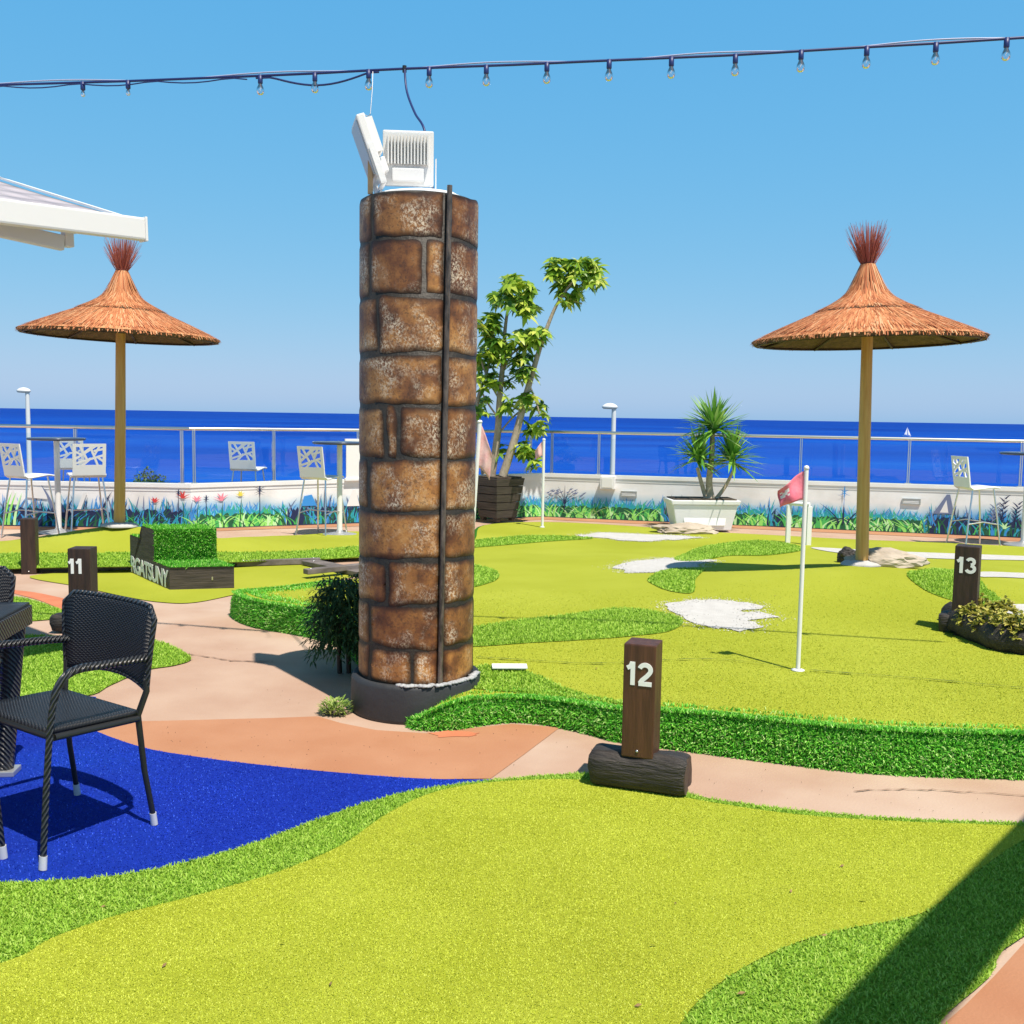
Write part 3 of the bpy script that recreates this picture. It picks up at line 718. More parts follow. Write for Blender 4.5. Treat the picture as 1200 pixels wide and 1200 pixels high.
def wall(P, Q, zp, zq, label, fn, nP, nQ):
    t = thing('garden_wall', label, 'wall', (0, 0, 0), 0, 'painted parapet walls')
    d = (Q - P).normalized(); nn = Vector((d.y, -d.x, 0))
    mb = MB()
    back = 0.16
    a, b = P, Q; a2, b2 = P - nP * back, Q - nQ * back
    def ring(a, b, z0a, z0b, z1a, z1b, a2, b2):
        vs = [Vector((p.x, p.y, z)) for p, z in ((a, z0a), (b, z0b), (b2, z0b), (a2, z0a), (a, z1a), (b, z1b), (b2, z1b), (a2, z1a))]
        return vs, [(0, 1, 5, 4), (1, 2, 6, 5), (2, 3, 7, 6), (3, 0, 4, 7), (4, 5, 6, 7), (0, 3, 2, 1)]
    mb.add(*ring(a, b, -.05, -.05, zp - .055, zq - .055, a2, b2))
    mb.build('wall_face', M['wall'], t)
    mb = MB()
    e = 0.018
    mb.add(*ring(a + nP * e, b + nQ * e, zp - .055, zq - .055, zp, zq, a2 - nP * .03, b2 - nQ * .03))
    mb.add(*ring(a + nP * .006, b + nQ * .006, zp - .105, zq - .105, zp - .056, zq - .056, a - nP * .02, b - nQ * .02))
    mb.build('coping', M['white'], t)
    mu = Mural(P, Q); fn(mu, (Q - P).length); 
    mu.mb.build('mural', MUR, t)
    return t
n0 = Vector((d0.y, -d0.x, 0)); n1 = Vector((d1.y, -d1.x, 0)); n2 = Vector((d2.y, -d2.x, 0))
nA = (n0 + n1).normalized(); nB = (n1 + n2).normalized()
def mural0(mu, L):
    S = lambda px: seg_s(px, W0, WA)
    mu.dark(0.02, L - 0.02)
    mu.poly([(S(5), .30), (S(14), .52), (S(20), .30)], 9); mu.poly([(S(28), .40), (S(34), .55), (S(50), .54), (S(54), .38)], 9)
    mu.poly([(S(88), .25), (S(96), .48), (S(101), .48), (S(93), .25)], 9)
    mu.blade(S(60), .22, .36, .06, -.16, 12); mu.blade(S(118), .2, .3, .04, .14, 6)
    for x in (2, 7, 14): mu.blade(S(x), .02, .45, .05, .12, random.choice([1, 10, 2]))
    mu.flower(S(180), .36, 7, .06); mu.flower(S(213), .42, 7, .09)
    mu.star(S(208), .50, 6, .05)
def mural1(mu, L):
    S = lambda px: seg_s(px, WA, WB)
    mu.bright(0.03, S(335)); mu.dark(S(335), S(470)); mu.bright(S(470), L - .02)
    mu.flower(S(229), .38, 8, .07); mu.flower(S(258), .38, 8, .10); mu.flower(S(280), .44, 11, .06); mu.star(S(240), .42, 6, .05)
    mu.star(S(303), .52, 6, .10); mu.poly([(S(352), .28), (S(355), .42), (S(364), .44), (S(370), .28)], 4)
    mu.blade(S(380), .25, .34, .05, 0, 6); mu.poly([(S(405), .26), (S(412), .50), (S(416), .5), (S(420), .26)], 9)
def mural2(mu, L):
    S = lambda px: seg_s(px, WB, WC)
    mu.bright(.02, S(780)); mu.dark(S(780), S(800)); mu.bright(S(800), S(905)); mu.dark(S(905), S(922)); mu.bright(S(922), S(1090)); mu.dark(S(1090), L - .02)
    c = S(662)
    mu.blade(c, .12, .42, .02, 0, 6)
    for k in (-3, -2, -1, 1, 2, 3):
        mu.blade(c, .22, .34 - abs(k) * .05, .016, k * .12, 6)
        for q in range(3): mu.blade(c + k * .085 + random.uniform(-.05, .05), .46 - abs(k) * .03 + random.uniform(-.04, .05), .035, .05, .05, 12)
    mu.star(S(990), .56, 4, .10)
    for k in range(3): mu.blade(S(985 + 5 * k), .1, .3, .03, (k - 1) * .3, 6)
    mu.poly([(S(1095), .3), (S(1110), .58), (S(1114), .58), (S(1120), .3)], 12); mu.poly([(S(1103), .32), (S(1110), .5), (S(1113), .32)], 9)
    mu.twig(S(1176), .22, 6, .36); mu.twig(S(1192), .2, 6, .3); mu.twig(S(1165), .2, 12, .26)
    mu.flower(S(1180), .12, 2, .08, False)
wall(W0, WA, ZTOP[0], ZTOP[1], 'low white parapet wall with dark painted grass behind the left straw umbrella', mural0, n0, nA)
wall(WA, WB, ZTOP[1], ZTOP[2], 'low white parapet wall with painted grass passing behind the stone pillar', mural1, nA, nB)
wall(WB, WC, ZTOP[2], ZTOP[3], 'low white parapet wall with painted grass behind the yucca and right umbrella', mural2, nB, n2)

# vents and a box fixed to the wall
def on_wall(px, P, Q): 
    d = (Q - P).normalized(); return P + d * seg_s(px, P, Q), d, Vector((d.y, -d.x, 0))
for px, z, lab in ((737, .42, 'small white wall vent beside the yucca planter'), (1069, .46, 'small white wall vent right of the right umbrella pole')):
    p, d, nn = on_wall(px, WB, WC); rz = math.atan2(d.y, d.x)
    t = thing('wall_vent', lab, 'vent', p + nn * .012 + Vector((0, 0, z)), rz, 'wall vents')
    mb = MB(); w, h = .25, .075
    for c, s in (((0, 0, h / 2), (w, .018, .012)), ((0, 0, -h / 2), (w, .018, .012)), ((-w / 2 + .006, 0, 0), (.012, .018, h - .012)), ((w / 2 - .006, 0, 0), (.012, .018, h - .012))): mb.box(c, s)
    mb.build('frame', M['steel'], t)
    mb = MB()
    for k in range(3): mb.box((0, .002, -.02 + .02 * k), (w - .026, .01, .012))
    mb.build('louvre', M['white'], t)
p, d, nn = on_wall(713, WB, WC); rz = math.atan2(d.y, d.x)
t = thing('junction_box', 'white box on the wall under the right street lamp', 'box', p + nn * .07 + Vector((0, 0, .56)), rz)
mb = MB(); mb.box((0, 0, .03), (.22, .13, .2)); mb.build('housing', M['white'], t, .006)
mb = MB(); mb.box((0, -.068, .03), (.17, .008, .15)); mb.build('lid', M['whitemetal'], t, .002)

def railing(P, Q, posts, label, zp, zq):
    t = thing('glass_railing', label, 'railing', (0, 0, 0), 0, 'glass railings on the parapet')
    d = (Q - P); L = d.length; d = d / L; nn = Vector((d.y, -d.x, 0)); rz = math.atan2(d.y, d.x)
    S = [max(.04, min(L - .04, seg_s(px, P, Q))) for px in posts]
    zt = lambda s: zp + (zq - zp) * s / L
    mb = MB(); A = P - nn * .05 + Vector((0, 0, 1.36)); B = Q - nn * .05 + Vector((0, 0, 1.36))
    mb.tube([A, B], .024, 10); mb.build('handrail', M['chrome'], t)
    for s in S:
        b = P + d * s - nn * .05
        mb = MB()
        for k in (-1, 1): mb.box((b.x + d.x * k * .012, b.y + d.y * k * .012, (zt(s) + 1.335) / 2), (.012, .045, 1.335 - zt(s)), rz)
        mb.box((b.x, b.y, zt(s) + .006), (.09, .08, .012), rz)
        mb.build('post', M['chrome'], t)
    for a, b in zip(S[:-1], S[1:]):
        c = P + d * (a + b) / 2 - nn * .05; z0 = zt((a + b) / 2) + .05
        mb = MB(); mb.box((c.x, c.y, (z0 + 1.27) / 2), (b - a - .06, .012, 1.27 - z0), rz)
        mb.build('glass_pane', M['glass'], t)
    return t
railing(W0, WA, [-300, -190, -60, 86, 211], 'steel handrail with glass panes on the left end of the parapet', .62, .62)
railing(WA, WB, [227, 321, 420, 525, 622], 'steel handrail with glass panes running behind the stone pillar', .62, .70)
railing(WB, WC, [645, 700, 818, 937, 1064, 1196, 1330], 'steel handrail with glass panes behind the yucca and right umbrella', .70, .72)

# white screen panel standing at the parapet beside the pillar
p, d, nn = on_wall(424, WA, WB); rz = math.atan2(d.y, d.x)
t = thing('screen_panel', 'white panel on the parapet just left of the stone pillar', 'panel', p + nn * .03 + Vector((0, 0, .63)), rz)
mb = MB(); mb.box((0, -.0, .29), (.52, .02, .50)); mb.build('board', M['whitemetal'], t, .004)
for z_, h_ in ((.575, .06), (.02, .04)):
    mb = MB(); mb.box((0, -.002, z_), (.56, .05, h_)); mb.build('frame_rail', M['white'], t, .004)

# ---------------------------------------------------------------- bar stools and high tables
def make_stool(label):
    t = thing('bar_stool', label, 'bar stool', (0, 0, 0), 0, 'white bar stools along the parapet')
    # seat, facing +Y
    mb = MB(); K = 10; prof = []
    for k in range(K + 1):
        u = k / K; y = -.19 + .40 * u
        z = .775 + .018 * math.cos(u * PI * 1.0) * -1 + (.03 if u < .06 else 0) - .035 * max(0, u - .8) * 5 * .5
        prof.append((y, z))
    for (ya, za), (yb, zb) in zip(prof[:-1], prof[1:]):
        for sx in (0,):
            w = .205
            vs = [(-w, ya, za), (w, ya, za), (w, yb, zb), (-w, yb, zb), (-w, ya, za - .02), (w, ya, za - .02), (w, yb, zb - .02), (-w, yb, zb - .02)]
            mb.add(vs, [(0, 1, 2, 3), (7, 6, 5, 4), (0, 3, 7, 4), (1, 5, 6, 2)], 0, True)
    mb.add([(-.205, -.19, prof[0][1]), (.205, -.19, prof[0][1]), (.205, -.19, prof[0][1] - .02), (-.205, -.19, prof[0][1] - .02)], [(0, 1, 2, 3)])
    yb, zb = prof[-1]; mb.add([(-.205, yb, zb), (.205, yb, zb), (.205, yb, zb - .02), (-.205, yb, zb - .02)], [(3, 2, 1, 0)])
    mb.build('seat', M['whiteplastic'], t)
    # backrest with the pierced web pattern: plane leaning back, coords (x, h) h 0...0.40
    mb = MB()
    tilt = Matrix.Rotation(-0.16, 3, 'X')
    # lean backwards (towards -Y) with height
    def bp(x, h, o): return Vector((x, -.19 - .16 * h + o, .775 + h))
    def strip(a, b, w):
        a = Vector(a); b = Vector(b); dd = (b - a).normalized(); q = Vector((-dd.y, dd.x)) * w / 2
        c = [a - q, b - q, b + q, a + q]
        j = random.uniform(0, .0006)
        vs = [bp(v.x, v.y, .008 + j) for v in c] + [bp(v.x, v.y, -.008 - j) for v in c]
        mb.add(vs, [(0, 1, 2, 3), (7, 6, 5, 4), (0, 4, 5, 1), (1, 5, 6, 2), (2, 6, 7, 3), (3, 7, 4, 0)])
    X, T = .195, .39
    strip((-X, .06), (X, .06), .13)
    strip((-X + .018, .1), (-X + .018, T), .04); strip((X - .018, .1), (X - .018, T), .04); strip((-X, T - .018), (X, T - .018), .04)
    for a, b in [((-.18, .19), (.10, .38)), ((-.18, .14), (.18, .25)), ((-.12, .38), (-.02, .18)), ((.0, .38), (.10, .12)), ((.05, .30), (.19, .33)), ((.06, .25), (.13, .38)),
                 ((-.18, .30), (-.08, .25)), ((-.10, .10), (.02, .21)), ((.10, .22), (.19, .15)), ((-.06, .28), (.05, .37))]:
        strip(a, b, .026)
    mb.build('backrest', M['whiteplastic'], t)
    for sx, sy in ((-1, -1), (1, -1), (-1, 1), (1, 1)):
        mb = MB(); mb.tube([(sx * .165, sy * .14, .757), (sx * .20, sy * .19, .4), (sx * .235, sy * .235, .0)], .011, 8); mb.build('leg', M['chrome'], t)
    mb = MB(); q = .211
    mb.tube([(-.212, .206, .30), (.212, .206, .30)], .009, 6); mb.tube([(-.212, -.206, .30), (-.2, 0, .33), (-.212, .206, .30)], .009, 6); mb.tube([(.212, -.206, .30), (.2, 0, .33), (.212, .206, .30)], .009, 6)
    mb.build('footrest', M['chrome'], t)
    return t
s1 = make_stool('white bar stool at the photo\'s left edge, left of the high table')
stools = [(s1, gz(36, 630), -30), (None, gz(103, 627), 32), (None, gz(377, 628), -26), (None, gz(1140, 640), -84)]
labs = [None, 'white bar stool between the high table and left umbrella pole', 'white bar stool beside the half hidden high table left of the stone pillar', 'white bar stool seen side on behind post 13']
for i, (o, p, rz) in enumerate(stools):
    if o is None:
        o = copy_tree(s1); o["label"] = labs[i]
    o.location = (p.x, p.y, 0.006); o.rotation_euler = (0, 0, R(rz))
for px, D_, rz, lab in ((291, 15.05, -8, 'white bar stool added beyond the glass in place of a reflection, left of the middle railing post'), (86, 14.65, 10, 'white bar stool added beyond the glass in place of a reflection, behind the left high table')):  # stools added on the outer ledge to imitate reflections in the glass
    o = copy_tree(s1); o["label"] = lab; p = at(px, 550, D_); o.location = (p.x, p.y, .004); o.rotation_euler = (0, 0, R(rz))
def make_table(label):
    t = thing('high_table', label, 'high table', (0, 0, 0), 0, 'high tables along the parapet')
    mb = MB(); mb.lathe([(.0, 1.195), (.33, 1.195), (.35, 1.205), (.35, 1.222), (.34, 1.228), (0, 1.228)], n=40); mb.build('table_top', M['tabletop'], t)
    mb = MB(); mb.tube([(0, 0, .02), (0, 0, 1.195)], .036, 12); mb.build('leg', M['whitemetal'], t)
    mb = MB(); mb.lathe([(0, .0), (.24, .0), (.245, .012), (.22, .022), (.05, .05), (.04, .07), (0, .07)], n=32); mb.build('base', M['steel'], t)
    return t
M['tabletop'] = pm('dark_blue_grey_top', (0.05, 0.065, 0.11), rough=0.25)
tb = make_table('high round table at the far left between two white stools')
for o, px, py, lab in ((tb, 69, 625, None), (None, 398, 628, 'high round table half hidden by the stone pillar'), (None, 1199, 640, 'high round table at the photo\'s right edge')):
    if o is None: o = copy_tree(tb); o["label"] = lab
    p = gz(px, py); o.location = (p.x, p.y, .004)

# ---------------------------------------------------------------- straw umbrellas
def make_umbrella(label, px, py, hf):
    t = thing('straw_umbrella', label, 'umbrella', (0, 0, 0), 0, 'straw umbrellas on the greens')
    mb = MB(); mb.tube([(0, 0, -.05), (.0, 0, 1.0), (.01, 0, 2.30)], [.056, .052, .045], 14); mb.build('pole', M['polewood'], t)
    prof = [(.9585, 1.945), (.86, 1.985), (.73, 2.042), (.56, 2.115), (.385, 2.185), (.26, 2.245), (.175, 2.305), (.115, 2.37), (.085, 2.43), (.068, 2.50), (.060, 2.57)]
    RR = prof[0][0]
    def pr(r):
        for (a, za), (b, zb) in zip(prof[:10], prof[1:11]):
            if b <= r <= a: return za + (zb - za) * (a - r) / (a - b)
        return prof[0][1] if r > .9 else 2.57
    mb = MB()
    mb.lathe(prof, n=64, m=0, jitter=.006)
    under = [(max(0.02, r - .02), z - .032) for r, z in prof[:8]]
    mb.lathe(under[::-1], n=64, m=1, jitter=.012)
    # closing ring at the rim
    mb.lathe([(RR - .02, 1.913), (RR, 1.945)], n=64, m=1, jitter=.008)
    def strawset(N, r0, r1, lift, m, Lr=(.12, .3)):
        for _ in range(N):
            a = random.uniform(0, 2 * PI); r = math.sqrt(random.uniform(r0 * r0, r1 * r1)); L = random.uniform(*Lr)
            ra = max(.062, r - L); da = random.gauss(0, .02)
            z1 = pr(min(r, RR)) + lift - (0.01 if r > RR - .03 else 0); z0 = pr(ra) + lift + random.uniform(0, .008)
            w = random.uniform(.003, .007)
            p0 = Vector((ra * math.cos(a), ra * math.sin(a), z0)); p1 = Vector((r * math.cos(a + da), r * math.sin(a + da), z1 + random.uniform(-.006, .012)))
            q = Vector((-math.sin(a), math.cos(a), 0)) * w
            mb.add([p0 - q, p0 + q, p1 + q * .5, p1 - q * .5], [(0, 1, 2, 3)], 2)
    strawset(6500, .50, RR + .015, .006, 2)
    mb.lathe([(.40, pr(.40) + .006), (.435, pr(.435) + .004), (.438, pr(.438) + .018), (.40, pr(.40) + .018)], n=64, m=1, jitter=.01)
    strawset(4200, .10, .455, .020, 2, (.06, .15))
    strawset(1500, .065, .22, .008, 2, (.03, .09))
    for _ in range(500):
        a = random.uniform(0, 2 * PI); z_ = random.uniform(2.26, 2.40); r_ = .006 + float(np.interp(z_, [2.245, 2.305, 2.37, 2.43, 2.50], [.26, .175, .115, .085, .068])); z2_ = z_ + random.uniform(.10, .18); r2_ = .005 + float(np.interp(z2_, [2.245, 2.305, 2.37, 2.43, 2.50, 2.57], [.26, .175, .115, .085, .068, .06]))
        q = Vector((-math.sin(a), math.cos(a), 0)) * random.uniform(.002, .005); b_ = a + random.gauss(0, .08)
        p0 = Vector((r_ * math.cos(a), r_ * math.sin(a), z_)); p1 = Vector((r2_ * math.cos(b_), r2_ * math.sin(b_), z2_)); mb.add([p0 - q, p0 + q, p1 + q * .6, p1 - q * .6], [(0, 1, 2, 3)], 2)
    # bottom edge of the upper tier and the ragged rim
    for _ in range(700):
        a = random.uniform(0, 2 * PI); r = RR - .01
        p0 = Vector((r * math.cos(a), r * math.sin(a), 1.955)); rr = r + random.uniform(-.01, .03); p1 = Vector((rr * math.cos(a), rr * math.sin(a), 1.955 - random.uniform(.02, .045)))
        q = Vector((-math.sin(a), math.cos(a), 0)) * .006
        mb.add([p0 - q, p0 + q, p1 + q * .6, p1 - q * .6], [(0, 1, 2, 3)], 2)
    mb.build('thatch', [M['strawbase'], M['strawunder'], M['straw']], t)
    mb = MB()
    for k in range(8):
        a = 2 * PI * k / 8 + .2
        mb.tube([(.06 * math.cos(a), .06 * math.sin(a), 2.15), (.46 * math.cos(a), .46 * math.sin(a), 2.05), (.91 * math.cos(a), .91 * math.sin(a), 1.915)], .011, 6)
    for rr, zz in ((.90, 1.918), (.52, 2.035)):
        mb.tube([(rr * math.cos(2 * PI * k / 40), rr * math.sin(2 * PI * k / 40), zz) for k in range(41)], .009, 6, caps=False)
    mb.build('rib_frame', M['darkwood'], t)
    mb = MB()
    for _ in range(420):
        a = random.uniform(0, 2 * PI); r0 = random.uniform(.0, .058); sp_ = random.uniform(0, 1) ** .7
        h = random.uniform(.18, .38); z0 = 2.44
        p0 = Vector((r0 * math.cos(a), r0 * math.sin(a), z0)); p1 = p0 * 1.0 + Vector((0, 0, .12)); p1.x *= .8; p1.y *= .8
        p2 = p1 + Vector((math.cos(a) * .16 * sp_, math.sin(a) * .16 * sp_, h))
        q = Vector((random.gauss(0, 1), random.gauss(0, 1), 0)).normalized() * random.uniform(.002, .0045)
        mb.add([p0 - q, p0 + q, p1 + q, p1 - q, p2 + q * .3, p2 - q * .3], [(0, 1, 2, 3), (3, 2, 4, 5)], 0)
    mb.tube([(0, 0, 2.3), (0, 0, 2.60)], [.05, .05], 10)
    mb.build('reed_tuft', M['strawdark'], t)
    mb = MB(); mb.lathe([(0, 0), (.17, 0), (.19, .008), (.15, .03), (.06, .045)], n=24, jitter=.06); mb.build('base_pad', M['sand'], t)
    p = gh(px, py, hf); t.location = p
    return t
u1 = make_umbrella('straw umbrella on the right green, shading the dark underside', 1010, 662, h_main)
u2 = copy_tree(u1); u2["label"] = 'straw umbrella by the left parapet, its tuft under the awning end'
p = gh(140, 617, h_left); u2.location = p; u2.rotation_euler = (0, R(-1.7), PI); u2.scale = (1.06, 1.06, 1.06)
u1.rotation_euler = (0, R(-1.6), 0)
u1["label"] = 'straw umbrella on the right green, right of the red flag'

# ---------------------------------------------------------------- hole posts on logs
def text_mesh(s, size, ext=.003, bold=.0, sp_=.86):
    c = bpy.data.curves.new('text', 'FONT'); c.body = s; c.size = size; c.extrude = ext; c.offset = bold; c.space_character = sp_; c.align_x = 'CENTER'; c.align_y = 'CENTER'
    o = bpy.data.objects.new('text', c); COL.objects.link(o)
    dg = bpy.context.evaluated_depsgraph_get(); me = bpy.data.meshes.new_from_object(o.evaluated_get(dg))
    bpy.data.objects.remove(o); bpy.data.curves.remove(c)
    return me
def digit_mesh(txt, H):
    """bold sans numerals built from ribbons, each a hair deeper than the last"""
    mb = MB(); x0 = 0.0; W = .19; lay = 0
    def arc(cx, cy, rx, ry, a0, a1, n=14): return [(cx + rx * math.cos(R(a0 + (a1 - a0) * k / n)), cy + ry * math.sin(R(a0 + (a1 - a0) * k / n))) for k in range(n + 1)]
    for ch_ in txt:
        if ch_ == '1': strokes = [[(.30, .0), (.30, 1.0)], [(.06, .72), (.20, .80), (.27, .97)]]; adv = .50
        elif ch_ == '2': strokes = [arc(.33, .69, .235, .215, 165, -30) + [(.40, .42), (.20, .24), (.115, .10)], [(.06, .09), (.62, .09)]]; adv = .70
        else: strokes = [arc(.32, .725, .20, .18, 160, -85), arc(.32, .29, .235, .20, 88, -162)]; adv = .70
        for st_ in strokes:
            lay += 1; d_ = .003 + .0003 * lay; P_ = [Vector((x0 + a, b)) for a, b in st_]; vs = []
            for k, p in enumerate(P_):
                t_ = (P_[min(k + 1, len(P_) - 1)] - P_[max(k - 1, 0)]).normalized(); q = Vector((-t_.y, t_.x)) * W / 2
                for w_ in (p + q, p - q): vs += [(w_.x, w_.y, 0), (w_.x, w_.y, d_ / H)]
            n_ = len(P_); fs = []
            for k in range(n_ - 1):
                a = 4 * k; fs += [(a + 1, a + 5, a + 7, a + 3), (a, a + 4, a + 5, a + 1), (a + 2, a + 3, a + 7, a + 6)]
            fs += [(0, 1, 3, 2), (4 * n_ - 4, 4 * n_ - 2, 4 * n_ - 1, 4 * n_ - 3)]
            mb.add(vs, fs)
        x0 += adv
    mb.v = [((v[0] - x0 / 2) * H, (v[1] - .5) * H, v[2] * H) for v in mb.v]
    o = mb.build('number', M['digit']); me = o.data; bpy.data.objects.remove(o)
    bm = bmesh.new(); bm.from_mesh(me); bmesh.ops.recalc_face_normals(bm, faces=bm.faces); bm.to_mesh(me); bm.free()
    return me
def make_log(parent, L, W, H, m, name='log_base'):
    mb = MB(); nx, na = 26, 22; vs = []
    for i in range(nx + 1):
        x = -L / 2 + L * i / nx; ends = min(1, min(i, nx - i) / 1.5); sc = .90 + .10 * ends
        for k in range(na):
            a = 2 * PI * k / na; ca, sa = math.cos(a), math.sin(a)
            pw = .55
            y = W / 2 * math.copysign(abs(ca) ** pw, ca) * sc; z = H / 2 + H / 2 * math.copysign(abs(sa) ** pw, sa) * sc
            nz = noise.noise(Vector((x * 9, y * 14 + 3, z * 16))) * .016 + noise.noise(Vector((x * 5, a * 9, 1.0 + parent.location.x))) * .010
            if z < .01: nz *= .0
            vs.append((x + (noise.noise(Vector((y * 30, z * 30, x))) * .012 if i in (0, nx) else 0), y * (1 + nz * 6), max(0, z + nz * (1 if sa > 0 else 0))))
    fs = [(i * na + k, (i + 1) * na + k, (i + 1) * na + (k + 1) % na, i * na + (k + 1) % na) for i in range(nx) for k in range(na)]
    mb.add(vs, fs, 0, True); mb.add([vs[k] for k in range(na)], [tuple(range(na))], 1); mb.add(vs[-na:], [tuple(range(na))[::-1]], 1)
    return mb.build(name, [m, M['grain']], parent)
def hole_post(num, label, p, rz, w, h, wood, log, numx=-.15, dsz=.14, ph=.0):
    t = thing('hole_post', label, 'hole marker', p, rz, 'numbered hole posts')
    z0 = 0
    if log:
        make_log(t, log[0], log[1], log[2], M['charwood']); z0 = log[2] - .015
    mb = MB(); mb.box((0, 0, z0 + h / 2), (w, w, h)); mb.build('post', wood, t, .006)
    if num:
        me = digit_mesh(num, dsz * .74)
        o = bpy.data.objects.new('number', me); COL.objects.link(o); o.parent = t
        o.matrix_local = Matrix.Translation((numx * w, -w / 2 + .0005, z0 + h - .125)) @ Matrix.Rotation(PI / 2, 4, 'X')
    mb = MB(); mb.lathe([(0, 0), (.006, 0), (.006, .004), (0, .005)], n=10); 
    o = mb.build('screw', M['chrome'], t); o.matrix_local = Matrix.Translation((.0, -w / 2, z0 + .03)) @ Matrix.Rotation(PI / 2, 4, 'X')
    return t
b = gz(747, 925); hole_post('12', 'brown post numbered 12 on a charred log in the foreground', Vector((b.x + .008, b.y - .005, 0.012)), R(-20), .138, .49, M['brownwood'], (.415, .17, .165), .02, .135)
b = gz(92, 744); hole_post('11', 'dark post numbered 11 on a log behind the wicker chair', Vector((b.x, b.y + .10, 0.01)), R(3), .155, .49, M['darkwood'], (.42, .17, .13), -.15, .145)
b = gh(1131, 741, h_main); hole_post('13', 'dark post numbered 13 on a log beside the bedding plants', b + Vector((.0, .02, -.02)), R(-30), .15, .47, M['darkwood'], (.30, .20, .15), .01, .145)
b = gz(48, 668); hole_post('', 'dark hole post standing at the far left kerb end', Vector((b.x, b.y - .22, .0)), R(12), .135, .54, M['darkwood'], None)
# ---------------------------------------------------------------- flags
def flag(label, base, H, r, cloth, W, Hh, side, white=True, lean=0.0, rz=0):
    t = thing('golf_flag', label, 'flag', base, rz, 'flags on the greens')
    mb = MB(); mb.tube([(0, 0, -.03), (lean * .5 * H, 0, H * .5), (lean * H, 0, H)], r, 10); mb.build('flagpole', M['whitemetal'], t)
    mb = MB(); mb.lathe([(0, 0), (.035, 0), (.038, .006), (.02, .012), (.016, .014)], n=20); mb.build('cup_collar', M['white'], t)
    mb = MB(); mb.lathe([(0, 0), (r * 1.1, .002), (r * 1.25, .012), (r * .9, .022), (0, .026)], c=(lean * H, 0, H - .004), n=14); mb.build('finial', M['white'], t)
    mb = MB(); nu, nv = 14, 12; vs = []
    for i in range(nu + 1):
        for j in range(nv + 1):
            u, v = i / nu, j / nv
            x = side * (.004 + W * u * (1 - .12 * v)); z = H - .006 - Hh * v * (1 - .45 * u) - Hh * .72 * u ** 1.25
            y = .030 * math.sin(u * 7 + v * 1.5) * u + .012 * math.sin(v * 6) * u
            vs.append((x + lean * H * (1 - .12 * v), y, z))
    fs = []; k = 0
    for i in range(nu):
        for j in range(nv):
            a = i * (nv + 1) + j; mb.add([vs[a], vs[a + nv + 1], vs[a + nv + 2], vs[a + 1]], [(0, 1, 2, 3)], 1 if (white and 9 <= i <= 12 and 3 <= j <= 6 and (i * 3 + j * 5) % 4) else 0, True)
    o = mb.build('flag_cloth', [cloth, M['flagwhite']], t)
    bm = bmesh.new(); bm.from_mesh(o.data); bmesh.ops.remove_doubles(bm, verts=bm.verts, dist=1e-5); bm.to_mesh(o.data); bm.free()
    md = o.modifiers.new('thick', 'SOLIDIFY'); md.thickness = .002
    return t
b = gh(935, 786, h_main); flag('red flag on a white pole, nearest on the green', b, 1.135, .0125, M['flagred'], .145, .165, -1)
b = gh(635.5, 618, h_main); flag('far pink flag on a white pole right of the dark planter', b, 1.24, .02, M['flagpink'], .12, .22, -1, False)
b = gh(549, 692, h_main); flag('faded flag on a white pole half hidden by the stone pillar', b, 1.36, .017, M['flagpink'], .10, .36, 1, False, .055)
# white hoop
b = gh(934, 637, h_main)
t = thing('white_hoop', 'white hoop of two posts and a bar behind the red flag', 'hoop', b, 0)
for nm, c, s in (('post', (-.108, .05, .235), (.055, .055, .51)), ('post', (.108, -.12, .235), (.06, .055, .51))):
    mb = MB(); mb.box(c, s); mb.build(nm, M['whitemetal'], t, .004)
mb = MB(); mb.tube([(-.108, .05, .515), (.108, -.12, .515)], .027, 10); mb.build('crossbar', M['whitemetal'], t)

